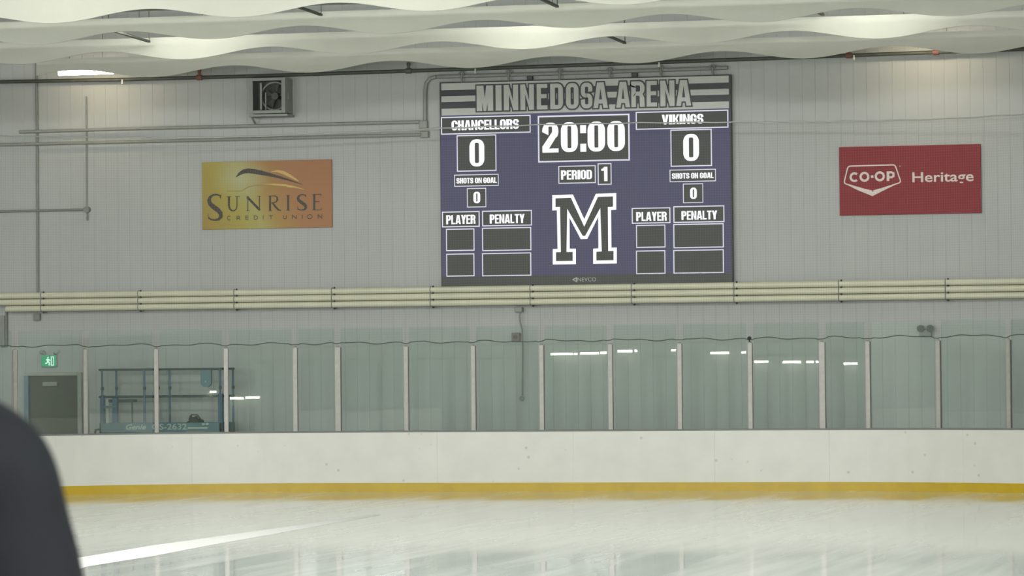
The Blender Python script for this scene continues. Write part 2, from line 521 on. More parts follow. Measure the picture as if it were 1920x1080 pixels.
def font_mesh(text, x0, z0, x1, z1, y, name, material, parent, bold=0., slant=0.):
    """built-in vector font, fitted to the box by its own outline"""
    cu = bpy.data.curves.new(name, 'FONT')
    cu.body = text; cu.offset = bold; cu.shear = slant; cu.resolution_u = 4
    t = bpy.data.objects.new(name, cu)
    COL.objects.link(t)
    dg = bpy.context.evaluated_depsgraph_get()
    me = bpy.data.meshes.new_from_object(t.evaluated_get(dg))
    bpy.data.objects.remove(t)
    xs = [v.co.x for v in me.vertices]; ys = [v.co.y for v in me.vertices]
    sx = (x1 - x0) / (max(xs) - min(xs)); sy = (z1 - z0) / (max(ys) - min(ys))
    mb = MB()
    mb.add([(x0 + (v.co.x - min(xs)) * sx, y, z0 + (v.co.y - min(ys)) * sy) for v in me.vertices], [tuple(p.vertices) for p in me.polygons])
    return mb.build(name, material, parent)

# ------------------------------------------------------------------ the hall
Y_WALL = 63.62
X_L, X_R, Y_NEAR, Z_TOP = -36.0, 8.0, -6.0, 8.7
def struct(o, label=None):
    o['kind'] = 'structure'
    if label: o['label'] = label
    return o
# end wall: ribbed steel panels, a shallow groove every .225 m
mb = MB()
prof = []
x = X_L
while x < X_R - .2:
    prof += [(x, Y_WALL), (x + .214, Y_WALL), (x + .2165, Y_WALL + .005), (x + .2225, Y_WALL + .005)]
    x += .225
prof.append((X_R, Y_WALL))
vs = [(p, q, 0) for p, q in prof] + [(p, q, Z_TOP) for p, q in prof]
n = len(prof)
mb.add(vs, [(i, i + 1, n + i + 1, n + i) for i in range(n - 1)])
mb.box((X_L, Y_WALL + .008, 0), (X_R, Y_WALL + .2, Z_TOP))
struct(mb.build('wall_back', M['wall']), 'pale grey ribbed steel end wall')
struct(MB().box((X_L - .2, Y_NEAR, 0), (X_L, Y_WALL + .2, Z_TOP)).build('wall_left', M['side_wall']), 'side wall of the hall')
struct(MB().box((X_R, Y_NEAR, 0), (X_R + .2, Y_WALL + .2, Z_TOP)).build('wall_right', M['side_wall']), 'side wall of the hall')
struct(MB().box((X_L - .2, Y_NEAR - .2, 0), (X_R + .2, Y_NEAR, Z_TOP)).build('wall_front', M['side_wall']), 'wall of the hall behind the camera')
struct(MB().box((X_L - .2, Y_NEAR - .2, Z_TOP), (X_R + .2, Y_WALL + .2, Z_TOP + .2)).build('ceiling', M['ceiling']), 'grey metal roof deck')
struct(MB().box((X_L - .2, Y_NEAR - .2, -.25), (X_R + .2, Y_WALL + .2, -.03)).build('floor', M['concrete']), 'concrete floor slab')
struct(MB().box((-1.6, Y_NEAR + .05, -.03), (X_R - .05, 12, .62), .01).build('stand_platform', M['concrete']), 'concrete spectator platform')

# ------------------------------------------------------------------ rink outline in plan
XC0, XC1, R_C, Y_B = -17.9, -9.6, 7.6, 62.117
def rink(u, off=0.):
    """point of the board line: u runs along the end boards; off > 0 moves outwards. u in metres from XC0"""
    L = XC1 - XC0; r = R_C + off; q = R_C * PI / 2
    if u < -q: return Vector((XC0 - r, Y_B - R_C + (u + q), 0))
    if u < 0: t = -u / R_C; return Vector((XC0 - r * math.sin(t), Y_B - R_C + r * math.cos(t), 0))
    if u <= L: return Vector((XC0 + u, Y_B + off, 0))
    if u <= L + q: t = (u - L) / R_C; return Vector((XC1 + r * math.sin(t), Y_B - R_C + r * math.cos(t), 0))
    return Vector((XC1 + r, Y_B - R_C - (u - L - q), 0))
def u_of(px, py, off=0.):
    """where the sight line through a pixel crosses the board line (in plan)"""
    d = ray(px, py)
    def side(u):
        p = rink(u, off); return p.x * d.y - p.y * d.x
    lo, hi = -9.0, XC1 - XC0 + 9.0
    for _ in range(60):
        m = (lo + hi) / 2
        if side(m) < 0: lo = m
        else: hi = m
    return (lo + hi) / 2
U0, U1 = -R_C * PI / 2 - 30, XC1 - XC0 + R_C * PI / 2 + 30
def ulist(u0, u1, st=.3):
    n = max(1, int((u1 - u0) / st)); return [u0 + (u1 - u0) * i / n for i in range(n + 1)]
def sweep(mb, u0, u1, o0, o1, z0, z1, st=.3):
    us = ulist(u0, u1, st); vs = []
    for u in us:
        a, b = rink(u, o0), rink(u, o1)
        vs += [(a.x, a.y, z0), (b.x, b.y, z0), (b.x, b.y, z1), (a.x, a.y, z1)]
    fs = [(0, 3, 2, 1)]
    for i in range(len(us) - 1):
        k = i * 4
        for j in range(4): fs.append((k + j, k + (j + 1) % 4, k + 4 + (j + 1) % 4, k + 4 + j))
    k = (len(us) - 1) * 4
    fs.append((k, k + 1, k + 2, k + 3))
    return mb.add(vs, fs)

# ice
us = ulist(U0, U1, .4)
pts = [rink(u, .02) for u in us]
mb = MB()
mb.add([(p.x, p.y, 0) for p in pts] + [(p.x, p.y, -.028) for p in pts], [tuple(range(len(pts))), tuple(range(2 * len(pts) - 1, len(pts) - 1, -1))] + [(i, (i + 1) % len(pts), (i + 1) % len(pts) + len(pts), i + len(pts)) for i in range(len(pts))])
# extend the sheet towards the near end
pa, pb = pts[0], pts[-1]
mb.add([(pa.x, pa.y, 0), (pb.x, pb.y, 0), (pb.x, 2, 0), (pa.x, 2, 0), (pa.x, pa.y, -.028), (pb.x, pb.y, -.028), (pb.x, 2, -.028), (pa.x, 2, -.028)], [(0, 3, 2, 1), (4, 5, 6, 7), (3, 7, 6, 2), (0, 4, 7, 3), (1, 2, 6, 5)])
struct(mb.build('ice_sheet', M['ice']), 'glossy white sheet of rink ice')

# scraped trail on the ice
def ice_pt(px, py):
    d = ray(px, py); p = CAM + d * (-CAM_H / d.z); return p
tr = [((100, 1053), (100, 1082)), ((164, 1043), (164, 1062)), ((290, 1022), (290, 1042)), ((400, 1007), (400, 1021)), ((520, 990), (520, 1000)), ((620, 976), (620, 982)), ((712, 964), (712, 966))]
mb = MB()
vs = []
for a, b in tr:
    p, q = ice_pt(*a), ice_pt(*b); vs += [(p.x, p.y, .0008), (q.x, q.y, .0008)]
mb.add(vs, [(2 * i, 2 * i + 1, 2 * i + 3, 2 * i + 2) for i in range(len(tr) - 1)])
tag(mb.build('snow_trail', M['scrape']), 'thin white trail of scraped snow tapering across the ice', 'snow', kind='stuff')

# dasher boards
BZ = 1.035
bd = thing('dasher_boards', (rink(4.15).x, Y_B + .1, 0), 'white dasher boards with yellow kick plate around the rink end', 'rink boards')
seams = [u_of(px, 860) for px in (360, 820, 1075, 1340, 1555)]
cuts = [U0, -30, -20, -9.5, -7.0, seams[0] - 2.4] + seams + [seams[-1] + 2.4, seams[-1] + 4.8, seams[-1] + 14, seams[-1] + 25, U1]
for a, b in zip(cuts[:-1], cuts[1:]):
    sweep(MB(), a + .0008, b - .0008, 0, .045, .155, BZ).build('board_panel', M['board'], bd)
sweep(MB(), U0, U1, .02, .10, .0, BZ).build('backing_frame', M['seam'], bd)
sweep(MB(), U0, U1, -.012, .045, 0.0, .155).build('kick_plate', M['yellow'], bd, 'yellow kick plate')
sweep(MB(), U0, U1, -.004, .16, BZ, BZ + .03).build('top_sill', M['cap'], bd, 'grey top sill')

# glass posts and panes
post_px = [-104, 28, 160, 293, 424, 554, 634, 762, 888, 1016, 1145, 1275, 1407, 1542, 1628, 1760, 1892, 2026]
OFF_G = .095
post_u = [u_of(px, 725, OFF_G) for px in post_px]
Z_POST, Z_GL0, Z_GL1 = 2.53, BZ + .03, 2.86
place = ['beyond the left picture edge', 'left of the exit sign and dark door', 'between the dark door and the blue lift', 'across the middle of the blue lift',
         'at the right end of the blue lift', 'left jamb of the narrow pane near the lift', 'right jamb of the narrow pane near the lift', 'below the left half of the scoreboard, nearest the narrow pane',
         'below the scoreboard, first to the left of the hanging cord', 'below the scoreboard, first to the right of the hanging cord', 'below the scoreboard letter M',
         'below the scoreboard right half', 'below the black clip on the net rope', 'left jamb of the narrow pane at the far right', 'right jamb of the narrow pane at the far right',
         'below the twin emergency lamps', 'at the right picture edge', 'beyond the right picture edge']
for i, (px, u) in enumerate(zip(post_px, post_u)):
    p = rink(u, OFF_G); e = (rink(u + .02, OFF_G) - rink(u - .02, OFF_G)).normalized(); nrm = Vector((e.y, -e.x, 0))
    wide = .095 if px in (1542, 634) else .07
    t = thing('glass_post', (p.x, p.y, Z_GL0), 'pale aluminium glass post ' + place[i], 'post', 'glass posts on the boards')
    mb = MB(); a = p + Vector((0, 0, Z_GL0)); b = p + Vector((0, 0, Z_POST))
    mb.bar(a, b, .05, wide, up=e); mb.sphere(b, .03, 1)
    mb.build('upright', M['alu'], t)
    g = p + e * (wide / 2 + .006)
    MB().bar(g + Vector((0, 0, Z_GL0)), g + Vector((0, 0, Z_POST)), .03, .012, up=e).build('gasket', M['alu_dark'], t, 'dark gasket strip')
seen = ['at the left picture edge', 'before the exit sign and dark door', 'before the left half of the blue lift', 'before the right half of the blue lift', 'just right of the blue lift',
        'narrow one nearest the lift', 'first to the right of the narrow one near the lift', 'second to the right of the narrow one near the lift', 'before the hanging cord',
        'with the longest run of light dashes, below the scoreboard', 'below the scoreboard with one short light dash at its left', 'with dashes at its right end, left of the black clip',
        'right of the black clip on the net rope', 'narrow one at the far right', 'before the twin emergency lamps', 'second from the right picture edge', 'at the right picture edge']
PANES = []
for i in range(len(post_u) - 1):
    a, b = rink(post_u[i], OFF_G), rink(post_u[i + 1], OFF_G)
    e = (b - a).normalized(); nrm = Vector((e.y, -e.x, 0))
    if nrm.y > 0: nrm = -nrm
    a2, b2 = a + e * .066, b - e * .066
    tilt = math.radians({293: .68, 424: .68, 1407: 1.25, 1542: 1.25}.get(post_px[i], 0))
    nrm = (nrm * math.cos(tilt) + Vector((0, 0, math.sin(tilt)))).normalized()
    upg = (Vector((0, 0, 1)) - nrm * nrm.z).normalized()
    PANES.append((post_px[i], post_px[i + 1], a2 + Vector((0, 0, Z_GL0)) + nrm * .006, nrm))
    vs = []
    for o in (.006, -.006):
        for q in (a2, b2):
            for z in (0, (Z_GL1 - Z_GL0) / upg.z): vs.append(q + nrm * o + Vector((0, 0, Z_GL0 + .003)) + upg * z)
    mb = MB()
    mb.add(vs, [(0, 2, 3, 1), (4, 5, 7, 6), (0, 1, 5, 4), (2, 6, 7, 3), (1, 3, 7, 5), (0, 4, 6, 2)])
    o = mb.build('rink_glass', M['glass'])
    tag(o, 'greenish sheet of rink glass ' + seen[i], 'glass', 'sheets of glass above the boards')

# protective netting above the glass
OFF_N = .05
us_n = ulist(-6.5, XC1 - XC0 + 6.5, .25)
zc = lambda u: 6.30 + .05 * math.cos((u - 4.2) * .42 if abs(u - 4.2) < 7.4 else PI)
rnd = random.Random(3)
ZR = 2.605
def zrope(u):
    k = min((abs(u - q) for q in post_u), default=1)
    return ZR + .014 * math.sin(u * 5.1) + .010 * math.sin(u * 11.3 + 1) - (.02 if k < .07 else 0)
net = thing('safety_net', (rink(4).x, Y_B + OFF_N, ZR), 'fine pale safety netting hanging above the rink glass', 'netting')
mb = MB()
CELL, TH = .045, .0014
uu = ulist(us_n[0], us_n[-1], CELL)
for u in uu:
    p = rink(u, OFF_N); e = (rink(u + .02, OFF_N) - rink(u - .02, OFF_N)).normalized() * TH / 2; d = Vector((e.y, -e.x, 0))
    z0, z1 = zrope(u), zc(u)
    vs = [p - e + Vector((0, 0, z0)), p + e + Vector((0, 0, z0)), p + e + Vector((0, 0, z1)), p - e + Vector((0, 0, z1)), p - d + Vector((0, 0, z0)), p - d + Vector((0, 0, z1))]
    mb.add(vs, [(0, 1, 2, 3), (1, 4, 5, 2), (4, 0, 3, 5)])
k = 1
z = ZR + CELL
while z < 6.28:
    vs = []
    for u in us_n:
        p = rink(u, OFF_N - .001); d = (rink(u, OFF_N + .0025)); 
        zz = z + .006 * math.sin(u * .9 + z * 3)
        vs += [(p.x, p.y, zz - TH / 2), (p.x, p.y, zz + TH / 2), (d.x, d.y, zz)]
    fs = []
    for i in range(len(us_n) - 1):
        q = i * 3
        for j in range(3): fs.append((q + j, q + (j + 1) % 3, q + 3 + (j + 1) % 3, q + 3 + j))
    mb.add(vs, fs)
    z += CELL
mb.build('mesh', M['net'], net)
MB().tube([Vector((rink(u, OFF_N - .01).x, rink(u, OFF_N - .01).y, zrope(u))) for u in ulist(us_n[0], us_n[-1], .06)], .009, 6).build('bottom_rope', M['rope'], net, 'dark green wavy bottom rope')
MB().tube([Vector((rink(u, OFF_N - .01).x, rink(u, OFF_N - .01).y, zc(u) + .006 * math.sin(u * 7))) for u in ulist(us_n[0], us_n[-1], .1)], .013, 6).build('top_cable', M['steel_cable'], net, 'grey steel cable')
p = rink(u_of(1405, 634, OFF_N - .03), OFF_N - .03)
zz = at(1405, 634, p.y).z
tag(MB().sphere((p.x, p.y, zz), .038, 2, (1, .6, .8)).tube([(p.x, p.y + .005, zz - .02), (p.x, p.y + .02, zz - .06)], .012, 6).build('net_clip', M['black']), 'small black clip on the rope at the bottom of the netting', 'clip')

# ------------------------------------------------------------------ ceiling baffles with wavy lower edges
PER = 2.9
def baffle(Y, trough_x, x0, x1, label, zt=7.335, ztop=7.70):
    mb = MB()
    n = int((x1 - x0) / .08)
    vs = []
    for i in range(n + 1):
        x = x0 + (x1 - x0) * i / n
        zb = zt + .083 * (1 - math.cos(2 * PI * (x - trough_x) / PER))
        vs += [(x, Y, zb), (x, Y + .03, zb), (x, Y + .03, ztop), (x, Y, ztop)]
    fs = [(0, 3, 2, 1)]
    for i in range(n):
        k = i * 4
        for j in range(4): fs.append((k + j, k + (j + 1) % 4, k + 4 + (j + 1) % 4, k + 4 + j))
    fs.append((n * 4, n * 4 + 1, n * 4 + 2, n * 4 + 3))
    mb.add(vs, fs)
    o = mb.build('wave_baffle', M['baffle'])
    for f in o.data.polygons: f.use_smooth = abs(f.normal.z) > .5 and f.center.z < ztop - .02 - o.location.z
    return tag(o, label, 'ceiling baffle', 'wavy ceiling baffles')
xe4 = at(68, 130, 61.65).x
ROWS = [61.65, 58.35, 55.05, 51.9]
baffle(ROWS[0], -20.93, xe4, 7.8, 'cream wavy ceiling baffle lowest in view, with the end wall right behind it', 7.33, 7.70)
baffle(ROWS[1], -22.13 + .0, -35.9, 7.8, 'cream wavy ceiling baffle second from the end wall, brightly lit in three spots', 7.335, 7.71)
baffle(ROWS[2], -20.60, -35.9, 7.8, 'cream wavy ceiling baffle third from the end wall, evenly dim', 7.345, 7.72)
baffle(ROWS[3], -19.15, -35.9, 7.8, 'cream wavy ceiling baffle highest in view, fourth from the end wall', 7.36, 7.74)

# suspension struts seen through the gaps
for i, (x0, y0, x1, y1, Y, lab) in enumerate(((221, 60, 270, 75, 57.6, 'over the brightest baffle, above the glowing tube'), (1137, 66, 1166, 78, 60.8, 'above the word on the scoreboard header'), (1015, -2, 1040, 10, 54.2, 'at the top picture edge above the scoreboard'),
                                 (571, 17, 597, 26, 54.2, 'above the ventilation fan'), (1526, 19, 1540, 26, 57.6, 'toward the upper right of the scoreboard'))):
    a, b = at(x0, y0, Y - .35), at(x1, y1, Y + .35)
    d = b - a
    a, b = a - d * .35, b + d * .2
    st_ = thing('suspension_strut', tuple(a), 'short dark suspension strut between ceiling baffles ' + lab, 'strut', 'struts above the baffles')
    MB().bar(a, b, .05, .035).build('strut', M['dark_pipe'], st_)
    for q in (a, b):
        MB().tube([q, (q.x, q.y, Z_TOP)], .008, 6).build('hanger_rod', M['clamp'], st_)

# strip lights
def strip_light(c, L, label, group, axis=Vector((1, 0, 0)), tube='tube', r=.022, rods=True):
    c = Vector(c); a, b = c - axis * L / 2, c + axis * L / 2
    t = thing('strip_light', tuple(c), label, 'light fixture', group)
    up = Vector((0, 0, .05))
    MB().bar(a + up, b + up, .16, .05).build('housing', M['fixture'], t)
    MB().tube([a + Vector((0, 0, -.01)), b + Vector((0, 0, -.01))], r, 8).build('tube', M[tube], t, 'glowing white tube')
    if rods:
        for k in (.2, .8):
            q = a.lerp(b, k)
            MB().tube([q + Vector((0, 0, .06)), (q.x, q.y, Z_TOP + .01)], .005, 6).build('hanger_rod', M['clamp'], t)
    for q, s in ((a, -1), (b, 1)):
        MB().box(q - Vector((.02, .03, .04)), q + Vector((.02, .03, .03))).build('end_cap', M['black'], t)
    return t
p = at(110, 136, 62.6)
strip_light((p.x + .52, 62.6, p.z), 1.04, 'glowing strip light behind the lowest baffle, above the warm patch of wall', 'strip lights among the baffles', r=.045, tube='tube_wall')
p = at(1735, 80, 62.6)
strip_light((p.x, 62.6, 7.72), 1.22, 'strip light behind the lowest baffle at upper right, over a warm wall patch', 'strip lights among the baffles', r=.045, tube='tube_wall')
for px, w in ((320, 'between the dark strut and the ventilation fan'), (975, 'over the scoreboard'), (1605, 'over the red sign')):
    p = at(px, 60, 57.2)
    strip_light((p.x, 57.2, 7.80), 1.8, 'strip light between the second and third baffles ' + w, 'strip lights among the baffles', r=.03)
for px, w in ((75, 'at the upper left corner'), (690, 'left of the scoreboard')):
    p = at(px, 10, 50.6)
    strip_light((p.x, 50.6, 7.9), 1.8, 'strip light before the highest baffle ' + w, 'strip lights among the baffles', r=.03, tube='tube_soft')

# sprinkler line
YP = 63.38
pp = [at(x, y, YP) for x, y in ((-600, 170), (-80, 155), (0, 153.5), (240, 149), (480, 142.5), (960, 126.5), (1440, 109.5), (1920, 92), (2040, 87), (2500, 67))]
sp = thing('sprinkler_pipe', tuple(pp[5]), 'dark iron sprinkler pipe running along the top of the end wall', 'pipe')
MB().tube(pp, .035, 10).build('pipe', M['dark_pipe'], sp)
def on_pipe(px):
    for a, b in zip(pp[:-1], pp[1:]):
        for k in range(51):
            q = a.lerp(b, k / 50); v = q - CAM
            if abs(960 + F_PX * v.dot(rgt) / v.dot(fwd) - px) < 3: return q
    return pp[0]
for px in (230, 560, 892, 1235, 1603):
    q = on_pipe(px)
    MB().tube([q + Vector((0, -.03, .0)), q + Vector((0, -.03, -.07))], [.014, .02], 8).sphere(q + Vector((0, -.03, -.075)), .022, 1).build('sprinkler_head', M['brass'], sp)
for px, m in ((376, 'red'), (766, 'clamp'), (1590, 'red'), (1755, 'red')):
    q = on_pipe(px)
    MB().tube([q - Vector((.05, 0, 0)), q + Vector((.05, 0, 0))], .052, 10).tube([q, q + Vector((0, 0, .14))], .028, 8).sphere(q + Vector((0, 0, .12)), .042, 1).build('hanger_fitting', M[m], sp)

# ------------------------------------------------------------------ three cream pipes across the wall
YPP = 63.36
px0, px1 = at(12, 590, YPP).x, 7.5
for k, (z, w) in enumerate(((3.545, 'topmost'), (3.425, 'middle'), (3.305, 'lowest'))):
    mb = MB()
    xs = -27 if k < 2 else px0
    mb.tube([(xs, YPP, z), (px1, YPP, z)], .055, 16)
    tag(mb.build('wall_pipe', M['pvc']), 'long cream pipe along the end wall, ' + w + ' of the three', 'pipe', 'cream wall pipes')
cl_words = ['at the far left under the dark vertical conduit', 'left of the gold sign', 'under the left half of the gold sign', 'at the right corner of the gold sign', 'at the left edge of the scoreboard', 'under the left half of the scoreboard',
            'under the right half of the scoreboard', 'at the right edge of the scoreboard', 'under the left edge of the red sign', 'under the right part of the red sign']
for px, w in zip((78, 260, 440, 623, 808, 995, 1185, 1377, 1573, 1773), cl_words):
    x = at(px, 570, YPP).x
    t = thing('pipe_clamp', (x, YPP, 3.23), 'grey clamp holding the three cream pipes ' + w, 'clamp', 'clamps on the cream pipes')
    mb = MB()
    for z in (3.545, 3.425, 3.305):
        mb.tube([(x + .014 * 0, YPP + .061 * math.cos(a), z + .061 * math.sin(a)) for a in [2 * PI * i / 16 + .2 for i in range(17)]], .009, 6)
    mb.bar((x, YPP + .08, 3.24), (x, YPP + .08, 3.59), .03, .03)
    mb.bar((x, YPP + .08, 3.24), (x, Y_WALL, 3.24), .03, .02).bar((x, YPP + .08, 3.5), (x, Y_WALL, 3.5), .03, .02)
    mb.build('strap', M['conduit_light'], t)
    for z in (3.6, 3.487, 3.366, 3.232):
        MB().sphere((x + .05, YPP - .03, z), .02, 1).build('clamp_dot', M['black'], t)  # black dots for the dark gaps beside the clamp

# ------------------------------------------------------------------ conduits and boxes on the wall
YC = Y_WALL - .035
def conduit(pxs, r, material, label, name='conduit', Y=YC):
    pts = [at(x, y, Y) for x, y in pxs]
    return tag(MB().tube(pts, r, 8).build(name, M[material]), label, 'conduit', 'wall conduits')
conduit([(68, 100), (68.5, 160), (70, 300), (71, 556)], .024, 'conduit', 'dark grey vertical conduit dropping to the cream pipes')
conduit([(161.5, 181), (162, 250), (162.3, 386)], .014, 'conduit_light', 'thin pale vertical conduit ending in the small round box')
conduit([(-30, 398), (0, 396.5), (157, 393)], .021, 'conduit', 'horizontal grey conduit running into the small round box', Y=YC - .05)
conduit([(36, 247.5), (240, 241.5), (640, 232), (786, 228.5)], .03, 'conduit_light', 'upper long horizontal painted conduit left of the scoreboard', Y=YC - .06)
conduit([(-30, 273), (0, 271.5), (240, 266), (640, 256), (790, 252.5)], .03, 'conduit_light', 'lower long horizontal painted conduit left of the scoreboard', Y=YC - .06)
conduit([(797, 226), (797, 170), (799, 156), (806, 147), (818, 144)], .035, 'conduit_light', 'painted conduit rising beside the scoreboard with an elbow at its top', Y=YC - .02)
conduit([(819, 144), (1100, 136), (1364, 127)], .035, 'conduit_light', 'painted conduit running level just above the scoreboard', Y=YC - .02)
for px, py in ((867, 138), (955, 137), (1051, 133), (1145, 133), (1240, 129), (1337, 126)):
    p = at(px, py, YC - .06)
for (a, b, m, lab) in (((785, 226), (801, 241), 'conduit_light', 'upper of two painted junction boxes by the scoreboard edge'), ((787, 246), (803, 258), 'conduit_light', 'lower of two painted junction boxes by the scoreboard edge'),
                     ((62, 588), (74, 601), 'conduit', 'grey junction box under the cream pipes at far left')):
    p, q = at(*a, Y_WALL - .09), at(*b, Y_WALL - .09)
    bx = thing('junction_box', ((p.x + q.x) / 2, Y_WALL, q.z), lab, 'junction box', 'junction boxes on the wall')
    MB().box((p.x, Y_WALL - .09, q.z), (q.x, Y_WALL, p.z), .01).build('case', M[m], bx)
    MB().box((p.x + .012, Y_WALL - .1, q.z + .012), (q.x - .012, Y_WALL - .088, p.z - .012), .004).build('cover', M[m], bx)
p = at(162, 393, Y_WALL - .08)
jb = thing('round_junction_box', tuple(p), 'small round grey box where the thin conduits meet', 'junction box', 'junction boxes on the wall')
MB().tube([(p.x, Y_WALL - .1, p.z), (p.x, Y_WALL, p.z)], .058, 14).build('case', M['conduit'], jb)
MB().tube([(p.x, Y_WALL - .04, p.z - .05), (p.x + .005, Y_WALL - .04, p.z - .13), (p.x, Y_WALL - .04, p.z - .2)], .014, 6).sphere((p.x, Y_WALL - .04, p.z - .15), .022, 1).build('tail', M['conduit'], jb)
# left-edge drop
p, q = at(-2, 592, Y_WALL - .1), at(12, 650, Y_WALL - .1)
dr = thing('cable_duct', ((p.x + q.x) / 2, Y_WALL, q.z), 'short vertical duct under the pipe ends at left picture edge', 'duct')
MB().box((p.x, Y_WALL - .12, q.z), (q.x - .03, Y_WALL, p.z), .01).build('duct', M['conduit_light'], dr)
MB().box((q.x - .028, Y_WALL - .09, q.z), (q.x, Y_WALL, p.z + .08), .006).build('side_rail', M['conduit'], dr)

# hanging cord with pull ring
CY = Y_WALL - .12
pts = [at(x, y, CY) for x, y in ((977, 580), (974, 592), (975, 604), (979, 618), (980, 640), (980, 690), (979.5, 742))]
hc = thing('pull_cord', tuple(pts[-1]), 'thin dark cord hanging from the cream pipes beneath the scoreboard', 'cord')
MB().tube(pts, .013, 6).build('cord', M['conduit'], hc)
c = at(978, 747, CY)
MB().tube([(c.x + .035 * math.cos(a), CY, c.z + .035 * math.sin(a)) for a in [2 * PI * i / 14 for i in range(15)]], .013, 6).build('pull_ring', M['conduit_light'], hc)
p, q = at(965, 576, CY), at(979, 585, CY)
MB().box((p.x, CY - .02, q.z), (q.x, Y_WALL + .001, p.z), .01).build('top_fitting', M['conduit_light'], hc)
# brownish box
p, q = at(959, 624, Y_WALL - .1), at(974, 640, Y_WALL - .1)
t = thing('alarm_box', ((p.x + q.x) / 2, Y_WALL, q.z), 'small brownish box on the wall beside the hanging cord', 'box')
MB().box((p.x, Y_WALL - .1, q.z), (q.x, Y_WALL, p.z), .01).build('case', M['brownbox'], t)
MB().tube([((p.x + q.x) / 2, Y_WALL - .115, (p.z + q.z) / 2), ((p.x + q.x) / 2, Y_WALL - .09, (p.z + q.z) / 2)], .04, 12).build('horn', M['fan_dark'], t)
# twin emergency lamp
p, q = at(1724, 618, Y_WALL - .1), at(1746, 631, Y_WALL - .1)
t = thing('emergency_light', ((p.x + q.x) / 2, Y_WALL, q.z), 'grey emergency light with two lamp heads on the wall at right', 'emergency light')
MB().box((p.x, Y_WALL - .1, q.z), (q.x, Y_WALL, p.z), .012).build('case', M['conduit'], t)
for x in (p.x + .02, q.x - .02):
    MB().tube([(x, Y_WALL - .03, p.z + .03), (x, Y_WALL - .15, p.z + .015)], [.05, .062], 12).build('lamp_head', M['fan_dark'], t)

# ------------------------------------------------------------------ exhaust fan
YF = Y_WALL - .5
a, b = at(466, 147, YF), at(535, 211.5, YF)
i0, i1 = at(473.5, 152, YF), at(527.6, 206, YF)
fn = thing('wall_fan', ((a.x + b.x) / 2, Y_WALL, b.z), 'square grey exhaust fan box high on the wall near the gold sign', 'ventilation fan')
mb = MB()
for (p, q) in (((a.x, i1.z, b.z, a.z)[0:1] and ((a.x, b.z), (i0.x, a.z))), ((i1.x, b.z), (b.x, a.z)), ((i0.x, b.z), (i1.x, i1.z)), ((i0.x, i0.z), (i1.x, a.z))):
    mb.box((p[0], YF, p[1]), (q[0], YF + .04, q[1]), .004)
mb.build('front_frame', M['fan_box'], fn)
mb = MB()
for (p, q) in (((a.x + .01, b.z + .01), (a.x + .03, a.z - .01)), ((b.x - .03, b.z + .01), (b.x - .01, a.z - .01)), ((a.x + .03, b.z + .01), (b.x - .03, b.z + .03)), ((a.x + .03, a.z - .03), (b.x - .03, a.z - .01))):
    mb.box((p[0], YF + .04, p[1]), (q[0], Y_WALL, q[1]))
mb.build('housing', M['fan_box'], fn)
MB().box((a.x + .03, Y_WALL - .03, b.z + .03), (b.x - .03, Y_WALL - .005, a.z - .03)).build('back_plate', M['fan_dark'], fn)
cx, cz = i0.x + (i1.x - i0.x) * .66, (i0.z + i1.z) / 2 - .0
rr = (i0.z - i1.z) * .47
MB().tube([(cx + rr * math.cos(q), YF + .2, cz + rr * math.sin(q)) for q in [2 * PI * i / 32 for i in range(33)]], .018, 8).build('shroud_ring', M['fan_box'], fn)
for k in range(5):
    q = 2 * PI * k / 5 + .3
    mb = MB()
    u1, u2 = Vector((math.cos(q - .28), 0, math.sin(q - .28))), Vector((math.cos(q + .28), 0, math.sin(q + .28)))
    c0 = Vector((cx, YF + .26, cz))
    vs = [c0 + u1 * .06, c0 + u1 * rr * .9, c0 + u2 * rr * .9 + Vector((0, .07, 0)), c0 + u2 * .06 + Vector((0, .04, 0))]
    mb.add(vs + [v + Vector((0, .006, 0)) for v in vs], [(0, 1, 2, 3), (7, 6, 5, 4), (0, 4, 5, 1), (1, 5, 6, 2), (2, 6, 7, 3), (3, 7, 4, 0)])
    mb.build('blade', M['fan_dark'], fn)
MB().tube([(cx, YF + .2, cz), (cx, YF + .42, cz)], .065, 12).build('motor', M['fan_dark'], fn)
MB().box((i0.x + .1, YF + .12, i1.z + .02), (i0.x + .135, YF + .16, i0.z - .03)).box((i0.x + .19, YF + .14, i1.z + .02), (i0.x + .21, YF + .17, i0.z - .2)).build('damper_rod', M['fan_box'], fn)
MB().box((a.x - .02, YF + .05, b.z - .05), (b.x + .02, Y_WALL, b.z - .012)).bar((a.x + .02, YF + .1, b.z - .04), (a.x - .02, Y_WALL, b.z - .18), .03).build('support_bracket', M['fan_box'], fn)

# ------------------------------------------------------------------ scoreboard
YS = Y_WALL - .14
def XZ(px, py, Y=YS):
    p = at(px, py, Y); return p.x, p.z
s0, s1 = XZ(823.5, 154.4), XZ(1374.5, 529.6)
sb = thing('scoreboard', ((s0[0] + s1[0]) / 2, Y_WALL, s1[1]), 'large video scoreboard on the end wall with navy display and printed header', 'scoreboard')
MB().box((s0[0], YS + .012, s1[1]), (s1[0], Y_WALL - .03, s0[1]), .012).build('cabinet', M['sb_frame'], sb)
h0, h1 = XZ(827.5, 156.6), XZ(1367, 203)
hd = MB().box((h0[0], YS - .004, h1[1]), (h1[0], YS + .02, h0[1])).build('header_panel', M['header'], sb, 'pale header panel with the arena name')
fl = FLAT(YS - .007)
for ya, yb, yc, yd in ((169.5, 177.6, 155.3, 166.3), (191.6, 202, 179.6, 190)):
    x0, z0 = XZ(827.5, ya); z1 = XZ(1367, yd)[1]
    fl.rect(h0[0], z1, h1[0], z0)
fl.build('stripes', M['header_dark'], hd, 'two dark stripes')
